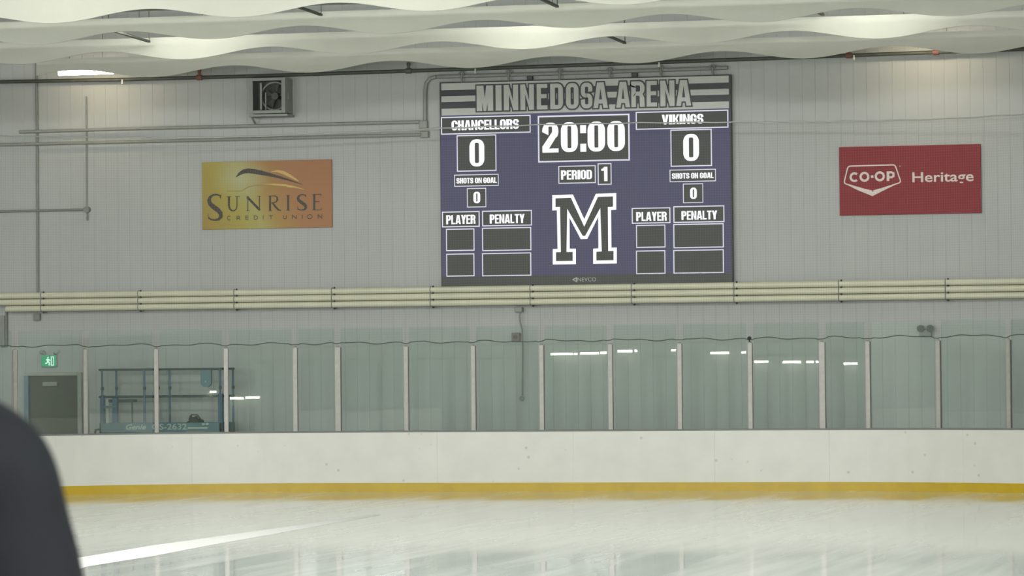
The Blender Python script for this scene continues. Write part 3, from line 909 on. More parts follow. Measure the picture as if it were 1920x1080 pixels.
LET = [('M', 894, 925), ('I', 929.6, 940.8), ('N', 945, 972), ('N', 976, 1001.5), ('E', 1006.7, 1026.7), ('D', 1032, 1056), ('O', 1061.5, 1085), ('S', 1089.5, 1111), ('A', 1112.6, 1140),
       ('A', 1155.5, 1181.5), ('R', 1184, 1209), ('E', 1212.6, 1232), ('N', 1238.5, 1265), ('A', 1268, 1296)]
zt, zb = XZ(894, 161)[1], XZ(1296, 198.5)[1]
zt, zb = (zt + XZ(1270, 150.5)[1]) / 2, (zb + XZ(900, 208)[1]) / 2
dk, lt = FLAT(YS - .011, 24, .0002), FLAT(YS - .0168)
for ch, xa, xb in LET:
    ym = 180 - (xa - 894) * .027
    qs = glyph(ch, XZ(xa, ym)[0], zb, XZ(xb, ym)[0], zt, st={'N': .42, 'R': .34, 'S': .36, 'O': .37, 'D': .37, 'M': .42}.get(ch, .4), br=.16)
    for q in qs:
        lt.poly(q); dk.grown(q, .024)
dk.build('name_outline', M['header_dark'], hd, 'dark outline of the lettering')
lt.build('name_lettering', M['header'], hd, 'pale block lettering')

d0, d1 = XZ(826, 216.2), XZ(1371.5, 516)
dz0, dz1 = h1[1], XZ(826, 519)[1]
scr = MB().box((d0[0], YS - .002, dz1), (d1[0], YS + .02, dz0)).build('display', M['led'], sb, 'navy LED display')
MB().box((s0[0] + .012, YS - .008, s1[1] + .004), (s1[0] - .012, YS + .014, dz1)).build('bottom_bezel', M['sb_frame'], sb)
LW = .019
def panel(x0, y0, x1, y1, name, lw=LW):
    a, b = XZ(x0, y0), XZ(x1, y1)
    fb = FLAT(YS - .004).rect(a[0], b[1], b[0], a[1]).build(name, M['led_black'], scr)
    fl = FLAT(YS - .008).frame(a[0], b[1], b[0], a[1], lw)
    return a, b, fl
def label_box(x0, y0, x1, y1, text, tx0, ty0, tx1, ty1, name, lw=LW, **kw):
    a, b, fl = panel(x0, y0, x1, y1, name, lw)
    fl.build('box_border', M['led_line'], scr, 'white border line')
    ft = FLAT(YS - .012)
    p, q = XZ(tx0, ty0), XZ(tx1, ty1)
    span_text(ft, text, p[0], q[1], q[0], p[1], **kw)
    ft.build('box_text', M['led_white'], scr, 'glowing white characters')
label_box(827, 219.6, 995.3, 248.6, 'CHANCELLORS', 846.8, 226.3, 973.3, 241.6, 'team_name_box')
label_box(1192, 210, 1366, 239.3, 'VIKINGS', 1241, 215.3, 1319.3, 231.6, 'team_name_box')
label_box(1008.3, 217.4, 1181.3, 301, '', 0, 0, 1, 1, 'clock_box', lw=.026)
ft = FLAT(YS - .012)
for ch, xa, xb in (('2', 1017, 1047.4), ('0', 1051.9, 1083.7), (':', 1088.2, 1099.3), ('0', 1102, 1134.8), ('0', 1139, 1172)):
    ym = 258 - (xa - 1016) * .018
    for q in glyph(ch, XZ(xa, ym)[0], (XZ(1017, 285.8)[1] + XZ(1172, 283.5)[1]) / 2, XZ(xb, ym)[0], (XZ(1017, 230)[1] + XZ(1172, 227)[1]) / 2, st=.39, br=.13): ft.poly(q)
ft.build('clock_digits', M['led_white'], scr, 'large glowing white clock digits')
label_box(856.3, 253.7, 931.2, 320.5, '0', 880.3, 261.5, 908.6, 311.8, 'score_box', st=.36, br=.13)
label_box(1257, 243.3, 1335.3, 311.2, '0', 1281, 251.5, 1311, 301.5, 'score_box', st=.36, br=.13)
label_box(851.7, 327.8, 935.3, 348.4, 'SHOTS ON GOAL', 856, 334, 931.8, 342.8, 'shots_label_box', .014)
label_box(1255.6, 318.4, 1342.6, 339.8, 'SHOTS ON GOAL', 1260, 325, 1338.4, 333.8, 'shots_label_box', .014)
label_box(875.6, 353, 912, 388.4, '0', 887.9, 359.6, 900.8, 381, 'shots_box', .014)
label_box(1280.6, 344.4, 1318.8, 380.3, '0', 1294, 352, 1306.8, 373, 'shots_box', .014)
label_box(1047, 311.3, 1117.3, 343.2, 'PERIOD', 1052, 319.6, 1110.4, 335.8, 'period_label_box', .016)
label_box(1120.8, 306.4, 1147, 346.2, '1', 1127.5, 312.9, 1139.5, 339.6, 'period_box', .016)
label_box(828.8, 397, 899.8, 425.2, 'PLAYER', 836.8, 403.6, 891.8, 419.6, 'player_label_box')
label_box(904, 395.3, 997.8, 422.8, 'PENALTY', 918.4, 402.3, 983.9, 418.2, 'penalty_label_box')
label_box(1184.5, 390, 1257.4, 418.4, 'PLAYER', 1193, 398, 1250.4, 413.6, 'player_label_box')
label_box(1262.5, 386.8, 1358.6, 416.4, 'PENALTY', 1277.8, 396, 1345, 411.2, 'penalty_label_box')
for x0, y0, x1, y1, nm in ((836.2, 429.2, 890, 470, 'player_cell'), (836.7, 475.8, 890, 518, 'player_cell'), (904, 427.2, 996.6, 469.4, 'penalty_cell'), (904, 474.7, 996.6, 516.9, 'penalty_cell'),
                       (1192.6, 422, 1248, 464, 'player_cell'), (1192.6, 470, 1248, 513.4, 'player_cell'), (1262.5, 420.2, 1357.4, 464, 'penalty_cell'), (1262.5, 468.8, 1357.6, 511.8, 'penalty_cell')):
    a, b, fl = panel(x0, y0, x1, y1, nm, .018)
    fl.build('box_border', M['led_line'], scr, 'white border line')
# the block letter M
mo = [(1187, 18), (1303, 13.5), (1367, 152), (1432, 10), (1547, 6), (1547, 100), (1518, 102), (1520, 313), (1550, 312), (1550, 402), (1417, 404), (1417, 319), (1447, 317), (1446, 138), (1384, 264), (1347, 265), (1283, 142), (1285, 319), (1320, 319), (1320, 406), (1190, 408), (1190, 321), (1217, 320), (1213, 103), (1187, 104)]
mo = [XZ(640 + x / 3, 360 + y / 3) for x, y in mo]
FLAT(YS - .004).poly(mo).build('letter_fill', M['led_black'], scr, 'dark fill of the big letter M')
cxm, czm = sum(p[0] for p in mo) / len(mo), sum(p[1] for p in mo) / len(mo)
area = sum(mo[i][0] * mo[(i + 1) % len(mo)][1] - mo[(i + 1) % len(mo)][0] * mo[i][1] for i in range(len(mo)))
sgn = 1 if area > 0 else -1
ins = []
for i, p in enumerate(mo):
    a, b = Vector(mo[i - 1]), Vector(mo[(i + 1) % len(mo)]); p = Vector(p)
    d1, d2 = (p - a).normalized(), (b - p).normalized()
    n1, n2 = Vector((-d1.y, d1.x)) * sgn, Vector((-d2.y, d2.x)) * sgn
    m = (n1 + n2).normalized()
    ins.append(p + m * (.029 / max(.4, m.dot(n1))))
FLAT(YS - .008).stroke(ins, .058, True).build('letter_outline', M['led_white'], scr, 'glowing white outline of the big letter M')
p, q = XZ(1083, 520.6), XZ(1118, 527.4)
font_mesh('NEVCO', p[0], q[1], q[0], p[1], YS - .011, 'maker_mark', M['decal'], sb)
p, q, r = XZ(1074.5, 524.2), XZ(1081, 520.8), XZ(1081, 528)
FLAT(YS - .011).stroke([p, q, r], .018, True).build('maker_arrow', M['decal'], sb)
for px in (994, 1190):
    p = at(px, 147 - (px - 994) * .027, YS + .1)
    MB().box((p.x - .05, YS + .05, s0[1] - .01), (p.x + .05, Y_WALL - .002, s0[1] + .075), .008).build('mounting_bracket', M['sb_frame'], sb)
for px in (867, 955, 1051, 1145, 1240, 1337):
    p = at(px, 139 - (px - 867) * .027, YS + .1)
    MB().tube([(p.x, YS + .03, s0[1] - .01), (p.x, YS + .03, p.z)], .018, 8).tube([(p.x + .04 * math.cos(q), YS + .03, p.z + .04 * math.sin(q)) for q in [2 * PI * i / 12 for i in range(13)]], .014, 6).build('lifting_eye', M['conduit'], sb)

# ------------------------------------------------------------------ wall signs
YG = Y_WALL - .05
a, b = at(378.5, 304.4, YG), at(622.6, 426, YG)
sg = thing('wall_sign', (a.x, YG, b.z), 'gold and orange printed sign with dark serif lettering and an arching swoosh', 'sign', 'sponsor signs on the end wall')
MB().box((a.x, YG, b.z), (b.x, Y_WALL - .005, a.z), .006).build('panel', M['sunrise'], sg)
def G(px, py): p = at(px, py, YG); return p.x, p.z
bx, by = 360, 280
T = lambda x, y: G(bx + x / 6.75, by + y / 6.75)
fl = FLAT(YG - .004)
sw = [(556, 352), (600, 312), (650, 282), (710, 272), (790, 280), (880, 297), (980, 320), (1080, 345), (1200, 380), (1300, 412), (1400, 445)]
fl.stroke([T(*p) for p in sw], [.01, .05, .075, .085, .085, .08, .06, .045, .035, .02, .006])
fl.build('swoosh', M['sign_ink'], sg, 'dark arching swoosh')
fl = FLAT(YG - .004)
fl.stroke([T(*p) for p in [(1000, 282), (1080, 275), (1160, 295), (1240, 335), (1320, 385), (1352, 405)]], [.005, .04, .06, .05, .03, .005])
fl.stroke([T(*p) for p in [(900, 440), (1050, 445), (1180, 458), (1280, 475), (1420, 505)]], [.004, .03, .045, .035, .004])
fl.build('highlight', M['sign_gold'], sg, 'pale golden wisps')
fl = FLAT(YG - .005)
fl.stroke([T(*p) for p in [(440, 528), (560, 530), (625, 528), (660, 508), (720, 475), (790, 458), (900, 455), (1050, 460), (1200, 475), (1330, 495), (1460, 515)]], [.008, .012, .014, .016, .016, .014, .012, .012, .012, .01, .004])
fl.build('hill_line', M['sign_line'], sg, 'thin olive line')
fl = FLAT(YG - .004)
u = 1 / 6.75 / 104.0   # one zoomed pixel in metres
def S(pts, ws): fl.stroke([T(*p) for p in pts], [w * u for w in ws])
def sglyph(x0, x1, yt, yb, sc_=1.):
    w, h = x1 - x0, yb - yt
    pts = [(.90, .13), (.86, .05), (.62, .015), (.38, .03), (.17, .11), (.09, .24), (.17, .37), (.42, .49), (.70, .60), (.90, .72), (.93, .85), (.78, .955), (.50, .985), (.22, .965), (.08, .90)]
    ws = [.08, .10, .12, .14, .2, .26, .3, .34, .34, .3, .26, .18, .12, .11, .09]
    S([(x0 + p * w, yt + q * h) for p, q in pts], [k * w * sc_ for k in ws])
    S([(x0 + .93 * w, yt + .02 * h), (x0 + .91 * w, yt + .2 * h)], [8 * sc_, 5])
    S([(x0 + .03 * w, yt + .74 * h), (x0 + .07 * w, yt + .95 * h)], [5, 9 * sc_])
sglyph(200, 380, 568, 900)
S([(468, 600), (468, 710), (478, 750), (505, 776), (535, 778), (562, 755), (570, 710), (570, 600)], [26, 26, 24, 18, 14, 13, 12, 12])
S([(440, 600), (500, 600)], [8, 8]); S([(548, 598), (607, 598)], [8, 8])
S([(707, 600), (707, 775)], [12, 12]); S([(854, 596), (854, 775)], [12, 12]); S([(700, 604), (860, 770)], [30, 30]); S([(688, 599), (720, 598)], [8, 8]); S([(834, 596), (872, 596)], [8, 8]); S([(690, 776), (726, 776)], [8, 8])
S([(990, 590), (990, 775)], [27, 27]); S([(972, 592), (1050, 588), (1078, 606), (1082, 640), (1062, 668), (1000, 680)], [9, 10, 18, 24, 14, 9]); S([(1022, 680), (1060, 730), (1098, 768), (1132, 774)], [24, 26, 22, 9]); S([(970, 777), (1012, 777)], [8, 8])
S([(1217, 585), (1217, 772)], [28, 28]); S([(1194, 583), (1240, 583)], [8, 8]); S([(1194, 773), (1240, 773)], [8, 8])
sglyph(1332, 1450, 570, 772, 1.05)
S([(1547, 575), (1547, 768)], [28, 28]); S([(1525, 572), (1636, 570)], [10, 10]); S([(1560, 662), (1616, 661)], [10, 10]); S([(1525, 768), (1640, 765)], [10, 10]); S([(1634, 566), (1634, 596)], [8, 6]); S([(1638, 738), (1640, 770)], [6, 9])
fl.build('name_lettering', M['sign_ink'], sg, 'dark serif lettering')
fl = FLAT(YG - .004)
w = 9
def cu(ch, x0, x1):
    ym = 870 - (x0 - 450) * .018; t, b2 = ym - 26, ym + 26
    m = (x0 + x1) / 2; r = (x1 - x0) / 2
    arc = lambda a0, a1: [(m + r * math.cos(math.radians(k)), ym - 25 * math.sin(math.radians(k))) for k in range(a0, a1 + 1, 15)]
    if ch == 'C': q = arc(50, 310); S(q, [w] * len(q))
    if ch == 'O': q = arc(0, 360); S(q, [w] * len(q))
    if ch == 'R': S([(x0 + 4, t), (x0 + 4, b2)], [w, w]); S([(x0, t + 4), (m + 8, t + 4), (x1 - 6, t + 14), (m + 8, ym + 3), (x0, ym + 3)], [w] * 5); S([(m, ym), (x1, b2)], [w, w])
    if ch == 'E': S([(x0 + 4, t), (x0 + 4, b2)], [w, w]); [S([(x0, k), (x1, k)], [w, w]) for k in (t + 4, ym, b2 - 4)]
    if ch == 'D': S([(x0 + 4, t), (x0 + 4, b2)], [w, w]); S([(x0, t + 4), (m + 4, t + 4), (x1 - 6, t + 16), (x1 - 6, b2 - 16), (m + 4, b2 - 4), (x0, b2 - 4)], [w] * 6)
    if ch == 'I': S([(m, t), (m, b2)], [w, w])
    if ch == 'T': S([(m, t), (m, b2)], [w, w]); S([(x0, t + 4), (x1, t + 4)], [w, w])
    if ch == 'U': S([(x0 + 4, t), (x0 + 4, ym + 8), (x0 + 14, b2 - 5), (x1 - 14, b2 - 5), (x1 - 4, ym + 8), (x1 - 4, t)], [w] * 6)
    if ch == 'N': S([(x0 + 4, t), (x0 + 4, b2)], [w, w]); S([(x1 - 4, t), (x1 - 4, b2)], [w, w]); S([(x0 + 4, t + 4), (x1 - 4, b2 - 4)], [w, w])
for ch, xa, xb in (('C', 448, 496), ('R', 566, 612), ('E', 676, 716), ('D', 785, 835), ('I', 898, 910), ('T', 976, 1026), ('U', 1152, 1200), ('N', 1268, 1326), ('I', 1391, 1403), ('O', 1462, 1520), ('N', 1592, 1648)): cu(ch, xa, xb)
fl.build('tagline_lettering', M['sign_ink'], sg, 'small spaced capitals')

a, b = at(1573, 276, YG), at(1840, 399.5, YG)
a2, b2 = at(1573.5, 272.5 + 3.6, YG), at(1839.5, 403 - 3.5, YG)
sg = thing('wall_sign', (a.x, YG, b.z), 'red printed sign with white shield outline and white lettering', 'sign', 'sponsor signs on the end wall')
MB().box((a.x, YG, b.z), (b.x, Y_WALL - .005, a.z), .006).build('panel', M['sign_red'], sg)
bx, by, zf = 1560, 255, 6.4
T = lambda x, y: G(bx + x / zf, by + y / zf)
u = 1 / zf / 107.0
fl = FLAT(YG - .004)
def rnd_poly(ps, r):
    out = []
    for i, p in enumerate(ps):
        p = Vector(p); a_, b_ = Vector(ps[i - 1]), Vector(ps[(i + 1) % len(ps)])
        q1, q2 = p + (a_ - p).normalized() * r, p + (b_ - p).normalized() * r
        out += [tuple(q1.lerp(p, k).lerp(p.lerp(q2, k), k)) for k in (0, .33, .66, 1)]
    return out
sh = [(193, 362), (757, 346), (828, 556), (485, 668), (142, 568)]
rp = rnd_poly(sh, 30)
fl.stroke([T(*p) for p in rp], 15 * u, True)
fl.poly([T(*p) for p in ((165, 578), (485, 655), (485, 722), (300, 646))]); fl.poly([T(*p) for p in ((810, 562), (485, 655), (485, 722), (660, 634))])
fl.build('shield_outline', M['sign_white'], sg, 'white shield outline')
fl = FLAT(YG - .004)
def ell(cx_, cy_, rx, ry, w_, a0=0, a1=360):
    q = [(cx_ + rx * math.cos(math.radians(k)), cy_ - ry * math.sin(math.radians(k))) for k in range(a0, a1 + 1, 12)]
    S(q, [w_] * len(q))
ell(270, 494, 46, 46, 27, 48, 312); ell(390, 490, 46, 47, 27); ell(574, 484, 48, 47, 27)
S([(466, 488), (498, 487)], [30, 30])
S([(672, 424), (672, 540)], [32, 32]); S([(660, 437), (715, 436), (738, 448), (738, 482), (715, 496), (660, 497)], [25, 25, 25, 25, 25, 25])
fl.build('shield_lettering', M['sign_white'], sg, 'white bold capitals in the shield')
p, q = T(965, 595), T(1700, 420)
font_mesh('Heritage', p[0], p[1], q[0], q[1], YG - .004, 'name_lettering', M['sign_white'], sg, .015)
fl = FLAT(YG - .004); ell(815, 362, 7, 7, 3)
fl.build('trade_mark', M['sign_white'], sg)

# ------------------------------------------------------------------ door and exit sign
a, b = at(57, 705, Y_WALL), at(148, 704, Y_WALL)
zt = (a.z + b.z) / 2
dr = thing('door_1', ((a.x + b.x) / 2, Y_WALL, -.03), 'dark grey door in the end wall under the exit sign', 'door', kind='structure')
MB().box((a.x, Y_WALL - .04, -.03), (b.x, Y_WALL - .002, zt), .005).build('door_leaf', M['door'], dr)
MB().box((b.x, Y_WALL - .1, -.03), (b.x + .075, Y_WALL, zt + .06), .006).box((a.x - .08, Y_WALL - .1, zt), (b.x, Y_WALL, zt + .06), .006).build('door_frame', M['door_frame'], dr)
MB().box((a.x - .085, Y_WALL - .12, -.03), (a.x, Y_WALL, zt), .006).build('side_jamb', M['blue_frame'], dr, 'pale blue side jamb')
p, q = at(83, 716, Y_WALL), at(111, 724, Y_WALL)
MB().box((p.x, Y_WALL - .11, q.z), (q.x, Y_WALL - .04, p.z), .012).build('door_closer', M['lift_grey'], dr, 'pale door closer')
MB().tube([(b.x - .09, Y_WALL - .04, .98), (b.x - .09, Y_WALL - .1, .98), (b.x - .2, Y_WALL - .1, .98)], .014, 8).build('door_handle', M['alu'], dr)

p, q = at(77, 666, Y_WALL - .08), at(105.5, 688, Y_WALL - .08)
ex = thing('exit_sign', ((p.x + q.x) / 2, Y_WALL, q.z), 'green running-figure exit sign over the dark door', 'exit sign')
MB().box((p.x, Y_WALL - .08, q.z), (q.x, Y_WALL, p.z), .012).build('case', M['exit_case'], ex)
MB().box((p.x + .008, Y_WALL - .085, q.z + .012), (q.x - .008, Y_WALL - .078, p.z - .01)).build('lit_face', M['exit_green'], ex, 'green lit face')
W_, H_ = q.x - p.x, p.z - q.z
fl = FLAT(Y_WALL - .089)
E_ = lambda x, z: (p.x + x * W_, q.z + z * H_)
fl.poly([E_(.47 + .045 * math.cos(k * PI / 5), .80 + .06 * math.sin(k * PI / 5)) for k in range(10)])
fl.stroke([E_(.45, .70), (E_(.47, .45))], .03); fl.stroke([E_(.34, .56), E_(.44, .68), E_(.56, .60), E_(.62, .52)], .017)
fl.stroke([E_(.47, .46), E_(.56, .36), E_(.54, .14)], .02); fl.stroke([E_(.46, .46), E_(.38, .32), E_(.28, .30)], .02)
fl.frame(*E_(.66, .12), *E_(.86, .88), .014)
fl.build('running_figure', M['exit_white'], ex, 'white running figure and doorway')
for s in (-1, 1):
    x = (p.x + q.x) / 2 + s * .10
    MB().tube([(x - s * .02, Y_WALL - .03, p.z), (x + s * .01, Y_WALL - .05, p.z + .035)], .012, 6).tube([(x, Y_WALL - .02, p.z + .03), (x + s * .045, Y_WALL - .1, p.z + .065)], [.03, .042], 12).build('lamp_head', M['exit_case'], ex)

# ------------------------------------------------------------------ scissor lift behind the glass
YL0, YL1 = 62.42, 63.22
def XL(px, py=740, Y=YL0): return at(px, py, Y)
xl, xr = XL(186).x, XL(414).x
zd0, zd1 = XL(300, 816).z, XL(300, 793).z
zr, zm = XL(300, 692.5).z, XL(300, 743.5).z
lf = thing('scissor_lift', ((xl + xr) / 2, (YL0 + YL1) / 2, -.03), 'blue scissor lift with guard rails parked behind the rink glass', 'scissor lift')
MB().box((xl + .1, YL0 + .04, .12), (xr - .1, YL1 - .04, .52), .02).build('chassis', M['lift_blue'], lf)
for x in (xl + .3, xr - .3):
    for y in (YL0 + .08, YL1 - .08):
        MB().tube([(x, y - .06, .12), (x, y + .06, .12)], .15, 18).build('wheel', M['black'], lf)
mb = MB()
for k in range(3):
    z0, z1 = .54 + .13 * k, .54 + .13 * (k + 1)
    for y in (YL0 + .1, YL1 - .1):
        mb.bar((xl + .15, y, z0), (xr - .15, y, z1), .04, .06).bar((xl + .15, y, z1), (xr - .15, y, z0), .04, .06)
mb.build('scissor_arms', M['lift_grey'], lf)
dk = MB().box((xl, YL0, zd0), (xr, YL1, zd0 + .05)).box((xl, YL0, zd0), (xr, YL0 + .03, zd1)).box((xl, YL1 - .03, zd0), (xr, YL1, zd1)).box((xl, YL0, zd0), (xl + .03, YL1, zd1)).box((xr - .03, YL0, zd0), (xr, YL1, zd1)).build('platform', M['lift_teal'], lf, 'teal platform with toe boards')
def rail(z, name='guard_rail', x0=xl, x1=xr):
    mb = MB()
    r = .019
    mb.tube([(x0, YL0 + .02, z), (x1, YL0 + .02, z)], r, 8).tube([(x0, YL1 - .02, z), (x1, YL1 - .02, z)], r, 8).tube([(x0, YL0 + .02, z), (x0, YL1 - .02, z)], r, 8).tube([(x1, YL0 + .02, z), (x1, YL1 - .02, z)], r, 8)
    mb.build(name, M['lift_dark'], lf)
rail(zr, 'top_rail'); rail(zm, 'middle_rail')
for y in (YL0 + .02, YL1 - .02):
    for px in (191, 270, 292, 412):
        x = XL(px).x
        MB().tube([(x, y, zd1 - .02), (x, y, zr)], .02, 8).build('rail_post', M['lift_blue'], lf)
        MB().box((x - .02, y - .025, zm + .12), (x + .028, y + .025, zm + .18), .008).build('post_bracket', M['lift_dark'], lf)
for px0_, px1_, pt in ((186, 194, 741), (209, 218.5, 744), (407, 416, 738)):
    p, q = XL(px0_, pt), XL(px1_, 795)
    MB().box((p.x, YL0 + .03, q.z), (q.x, YL0 + .12, p.z), .01).build('side_panel', M['lift_blue'], lf, 'blue side panel')
p, q = XL(197, 749), XL(202, 795)
MB().box((p.x, YL0 + .05, q.z), (q.x, YL0 + .1, p.z), .008).build('pale_hose', M['decal'], lf, 'pale upright')
p, q = XL(188, 761), XL(218, 765); MB().box((p.x, YL0 + .01, q.z), (q.x, YL0 + .06, p.z), .006).build('cross_bar', M['lift_teal'], lf)
p, q = XL(200, 749), XL(247, 754.5)
MB().box((p.x, YL0 + .05, q.z), (q.x, YL0 + .3, p.z), .012).bar((q.x - .02, YL0 + .08, q.z), (q.x - .02, YL0 + .08, zd1 - .02), .022).build('tool_tray', M['lift_dark'], lf, 'dark folding tray on a thin leg')
p, q = XL(378, 694), XL(398, 726)
cb = MB()
w2 = (q.x - p.x) / 2; cxb = p.x + w2
cb.prism([(p.x, p.z)] + [(cxb - w2 * math.cos(k * PI / 10), q.z + w2 * .9 - w2 * .9 * math.sin(k * PI / 10)) for k in range(11)] + [(q.x, p.z)], YL0 - .07, YL0)
cbo = cb.build('control_box', M['lift_teal'], lf)
MB().sphere((cxb, YL0 - .075, q.z + .1), .02, 1).build('joystick_knob', M['decal'], cbo)
MB().box((XL(401).x, YL0 + .03, XL(400, 715).z), (XL(412).x, YL0 + .035, zr)).build('gate_mesh', M['lift_grey'], lf)
p, q = XL(236, 795.5), XL(274, 805.5)
font_mesh('Genie', p.x, q.z, q.x, p.z, YL0 - .003, 'decal_lettering', M['decal'], lf, .02, .3)
p, q = XL(285, 794.5), XL(350.5, 805.5)
font_mesh('GS-2632', p.x, q.z, q.x, p.z, YL0 - .003, 'decal_lettering', M['decal'], lf, .02)
fl = FLAT(YL0 - .003)
for c in ((352, 801, 389, 804), (379, 793.5, 384, 797), (386, 793, 391, 797)):
    p, q = XL(c[0], c[1]), XL(c[2], c[3]); fl.rect(p.x, q.z, q.x, p.z)
fl.build('decal_stripe', M['decal'], lf)
p, q = XL(350, 808.5), XL(384, 815.5); FLAT(YL0 - .003).rect(p.x, q.z, q.x, p.z).build('data_plate', M['lift_grey'], lf, 'beige plate')
mb = MB()
p = XL(183, 812)
mb.tube([(xl - .02, YL0 + .2, .98), (xl - .1, YL0 + .15, .95), (xl - .13, YL0 + .12, .8), (xl - .1, YL0 + .1, .5)], .03, 8).tube([(xl + .0, YL0 + .1, 1.12), (xl - .1, YL0 + .08, 1.1), (xl - .14, YL0 + .08, .95), (xl - .06, YL0 + .1, .6)], .02, 8)
mb.build('rear_hose', M['black'], lf, 'black looped hose')
# dark bag on the platform
p0, p1 = XL(340), XL(371)
bz = zd0 + .055
bm = bmesh.new()
bmesh.ops.create_icosphere(bm, subdivisions=3, radius=1)
for v in bm.verts:
    n_ = .12 * math.sin(v.co.x * 9 + v.co.y * 5) + .1 * math.sin(v.co.z * 11 + v.co.x * 4)
    v.co *= 1 + n_
    if v.co.z < -.3: v.co.z = -.3
hb = (XL(350, 778).z - bz)
mb = MB(); mb.take(bm, Matrix.Translation(((p0.x + p1.x) / 2, (YL0 + YL1) / 2 - .1, bz + hb * .25)) @ Matrix.Diagonal((abs(p1.x - p0.x) / 2, .22, hb * .68, 1)), True)
mb.tube([((p0.x + p1.x) / 2 - .1, YL0 + .26, bz + hb * .7), ((p0.x + p1.x) / 2 - .05, YL0 + .26, bz + hb * 1.0), ((p0.x + p1.x) / 2 + .06, YL0 + .26, bz + hb * .98), ((p0.x + p1.x) / 2 + .12, YL0 + .26, bz + hb * .68)], .015, 6)
tag(mb.build('tool_bag', M['bag']), 'dark slumped bag on the blue lift platform', 'bag')

# ------------------------------------------------------------------ lobby strip lights mirrored in the glass
dash = [(1033, 1074, 663), (1088, 1123, 661.5), (1126, 1139, 660.5), (1158, 1186, 657.5), (1190, 1195, 657), (1332, 1367, 661), (1390, 1401, 660), (1409, 1441, 677.5), (1468, 1502, 678), (1512, 1526, 678), (1530, 1535, 678), (1582, 1608, 681), (1076, 1083, 663), (1259, 1270, 656), (430, 457, 746), (460, 487, 744.5), (393, 405, 734)]
for i, (xa, xb, y) in enumerate(dash):
    pane = next((q for q in PANES if q[0] <= xa < q[1]), None)
    if pane is None: continue
    _, _, base, nrm = pane
    hits = []
    for px in (xa, xb):
        d = ray(px, y)
        t = (base - CAM).dot(nrm) / d.dot(nrm)
        p = CAM + d * t
        r = d - 2 * d.dot(nrm) * nrm
        ts = []
        if r.y < 0: ts.append(((Y_NEAR + .25 - p.y) / r.y, 'n'))
        if r.x < 0: ts.append(((X_L + .25 - p.x) / r.x, 'l'))
        if r.x > 0: ts.append(((X_R - .25 - p.x) / r.x, 'r'))
        tt, w_ = min(ts)
        hits.append((p + r * tt, w_))
    (p, w0), (q, w1) = hits
    if w0 != w1 or min(p.z, q.z) < .2 or max(p.z, q.z) > 8: print('dash skipped', i, hits); continue
    c = (p + q) / 2; ax = (q - p); L = ax.length; ax.z = 0
    print('dash', i, [round(k, 2) for k in c], round(L, 2), w0)
    strip_light(tuple(c), L, 'strip light in the lobby mirrored in the rink glass as a pale dash', 'lobby strip lights', ax.normalized(), 'tube_far', .045, rods=False)

# ------------------------------------------------------------------ spectator at the left edge
PD = 4.5
def PX(px, py, dd=0.): return atd(px, py, PD + dd)
def skin(name, chain, material, parent, sub=2, label=None):
    """chain: {key: (point, radius, parent key)}; one continuous surface"""
    keys = list(chain); idx = {k: i for i, k in enumerate(keys)}
    o0 = ORG[parent]
    me = bpy.data.meshes.new(name)
    me.from_pydata([Vector(chain[k][0]) - o0 for k in keys], [(idx[k], idx[chain[k][2]]) for k in keys if chain[k][2]], [])
    o = bpy.data.objects.new(name, me); COL.objects.link(o)
    sm = o.modifiers.new('skin', 'SKIN'); sm.use_smooth_shade = True
    for i, k in enumerate(keys):
        r = chain[k][1]; me.skin_vertices[0].data[i].radius = (r, r) if not isinstance(r, tuple) else r
    me.skin_vertices[0].data[0].use_root = True
    sd = o.modifiers.new('sub', 'SUBSURF'); sd.levels = sd.render_levels = sub
    dg = bpy.context.evaluated_depsgraph_get()
    m2 = bpy.data.meshes.new_from_object(o.evaluated_get(dg))
    bpy.data.objects.remove(o)
    m2.materials.clear(); m2.materials.append(material)
    for f in m2.polygons: f.use_smooth = True
    o = bpy.data.objects.new(name, m2); COL.objects.link(o); o.parent = parent; ORG[o] = o0
    if label: o['label'] = label
    return o
sh = PX(-2, 854)                       # shoulder joint
el = PX(98, 1330, -.02)               # elbow
rx = Vector((math.cos(YAW), math.sin(YAW), 0)); ff = Vector((-math.sin(YAW), math.cos(YAW), 0))
cx0 = sh - rx * .19                    # middle of the chest
FLOOR_Z = .62
def B(r, f_, z): return Vector((cx0.x, cx0.y, 0)) + rx * r + ff * f_ + Vector((0, 0, z))
zs = sh.z
pe = thing('person', (B(0, 0, 0).x, B(0, 0, 0).y, FLOOR_Z), 'person in a dark navy jacket seen from behind, one shoulder entering the picture', 'person')
hip = FLOOR_Z + .88
body = {'pelvis': (B(0, 0, hip), .13, None), 'spine': (B(0, 0, hip + .2), .12, 'pelvis'), 'chest': (B(0, 0, zs - .12), .13, 'spine'), 'neckb': (B(0, .0, zs + .06), .07, 'chest'), 'neck': (B(0, .02, zs + .13), .055, 'neckb'),
        'skull': (B(0, .04, zs + .23), .082, 'neck'), 'crown': (B(0, .03, zs + .31), .075, 'skull'), 'face': (B(0, .11, zs + .21), .05, 'skull')}
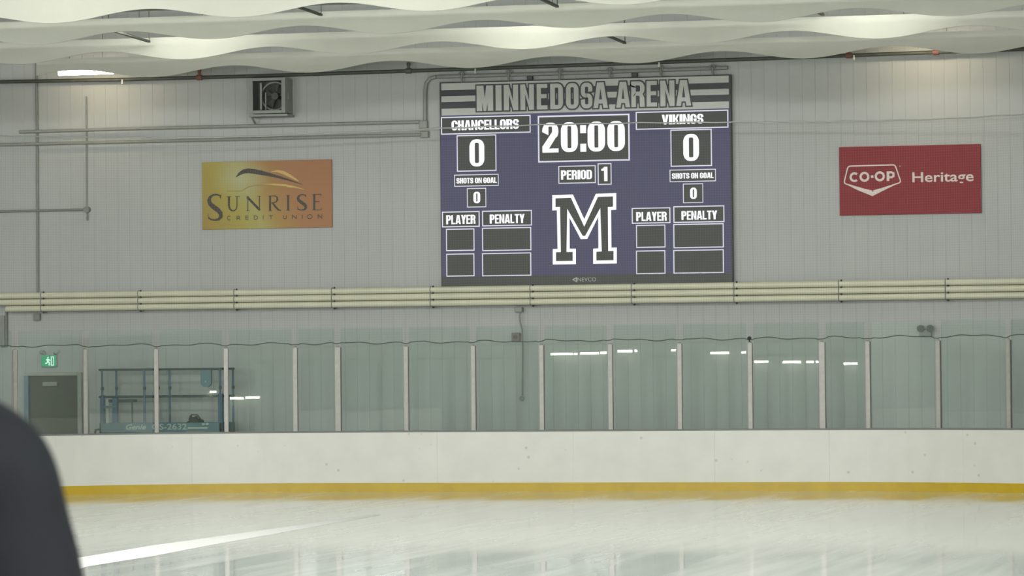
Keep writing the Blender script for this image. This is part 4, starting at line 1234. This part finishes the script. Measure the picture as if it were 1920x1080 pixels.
for s, n_ in ((1, 'r'), (-1, 'l')):
    e_ = el if s == 1 else B(-.19 - .06, 0, el.z)
    w_ = e_ + Vector((0, 0, -.22)) + ff * .08 - rx * .03 * s
    body['sh' + n_] = (sh if s == 1 else B(-.19, 0, zs), .06, 'chest'); body['el' + n_] = (e_, .042, 'sh' + n_); body['wr' + n_] = (w_, .028, 'el' + n_)
    hd_ = w_ + Vector((0, 0, -.09)) + ff * .03; body['palm' + n_] = (hd_, (.022, .04), 'wr' + n_)
    for k in range(4):
        f0 = hd_ + ff * (.03 - .02 * k) + Vector((0, 0, -.035)); f1 = f0 + Vector((0, 0, -.045 - .006 * (k in (1, 2)))) - rx * .012 * s
        body[f'f{k}a' + n_] = (f0, .009, 'palm' + n_); body[f'f{k}b' + n_] = (f1, .008, f'f{k}a' + n_); body[f'f{k}c' + n_] = (f1 + Vector((0, 0, -.025)) - rx * .018 * s, .007, f'f{k}b' + n_)
    body['th' + n_] = (hd_ + ff * .05 + Vector((0, 0, .01)), .011, 'palm' + n_); body['tt' + n_] = (hd_ + ff * .07 + Vector((0, 0, -.04)), .009, 'th' + n_)
    body['hp' + n_] = (B(s * .1, 0, hip - .06), .09, 'pelvis'); body['kn' + n_] = (B(s * .11, .02, FLOOR_Z + .48), .062, 'hp' + n_); body['an' + n_] = (B(s * .12, -.01, FLOOR_Z + .09), .042, 'kn' + n_); body['to' + n_] = (B(s * .13, .16, FLOOR_Z + .04), .035, 'an' + n_)
skin('body', body, M['skin'], pe)
jk = {'belly': (B(0, 0, hip - .02), (.19, .14), None), 'waist': (B(0, 0, hip + .2), (.18, .135), 'belly'), 'chest': (B(0, 0, zs - .12), (.19, .14), 'waist'), 'collar': (B(0, .0, zs + .05), .09, 'chest'), 'neck': (B(0, .01, zs + .10), .075, 'collar')}
for s, n_ in ((1, 'r'), (-1, 'l')):
    e_ = el if s == 1 else B(-.25, 0, el.z)
    w_ = e_ + Vector((0, 0, -.21)) + ff * .08 - rx * .03 * s
    s_ = sh if s == 1 else B(-.19, 0, zs)
    jk['tz' + n_] = (B(s * .10, 0, zs + .045), .082, 'collar'); jk['sh' + n_] = (s_, .086, 'tz' + n_); jk['up' + n_] = (s_.lerp(e_, .25), .072, 'sh' + n_); jk['mid' + n_] = (s_.lerp(e_, .42), .08, 'up' + n_); jk['el' + n_] = (e_, .07, 'mid' + n_); jk['wr' + n_] = (w_, .048, 'el' + n_)
skin('jacket', jk, M['jacket'], pe, 3, 'dark navy jacket')
tr_ = {'w': (B(0, 0, hip + .02), (.165, .125), None)}
for s, n_ in ((1, 'r'), (-1, 'l')):
    tr_['h' + n_] = (B(s * .1, 0, hip - .1), .105, 'w'); tr_['k' + n_] = (B(s * .11, .02, FLOOR_Z + .48), .08, 'h' + n_); tr_['a' + n_] = (B(s * .12, -.01, FLOOR_Z + .1), .068, 'k' + n_)
skin('trousers', tr_, M['trousers'], pe)
for s in (1, -1):
    MB().sphere(B(s * .125, .07, FLOOR_Z + .05), .05, 2, (1, 2.7, 1)).build('shoe', M['shoe'], pe)
mb = MB(); bm = bmesh.new(); bmesh.ops.create_icosphere(bm, subdivisions=3, radius=.108)
bmesh.ops.delete(bm, geom=[v for v in bm.verts if v.co.z < -.03 and v.co.y > -.02 or v.co.z < -.085], context='VERTS')
mb.take(bm, Matrix.Translation(B(0, .025, zs + .275)) @ Matrix.Rotation(YAW, 4, 'Z') @ Matrix.Diagonal((.86, 1.02, 1.05, 1)), True)
mb.build('hair', M['hair'], pe)
for s in (1, -1):
    MB().sphere(B(s * .035, .152, zs + .235), .012, 1).build('eye', M['exit_white'], pe)
    MB().sphere(B(s * .088, .03, zs + .225), .026, 1, (.5, .8, 1.2)).build('ear', M['skin'], pe)
MB().sphere(B(0, .165, zs + .205), .016, 1, (.8, 1, 1.4)).build('nose', M['skin'], pe)
MB().sphere(B(0, .152, zs + .165), .02, 1, (1.2, .5, .35)).build('mouth', M['red'], pe)
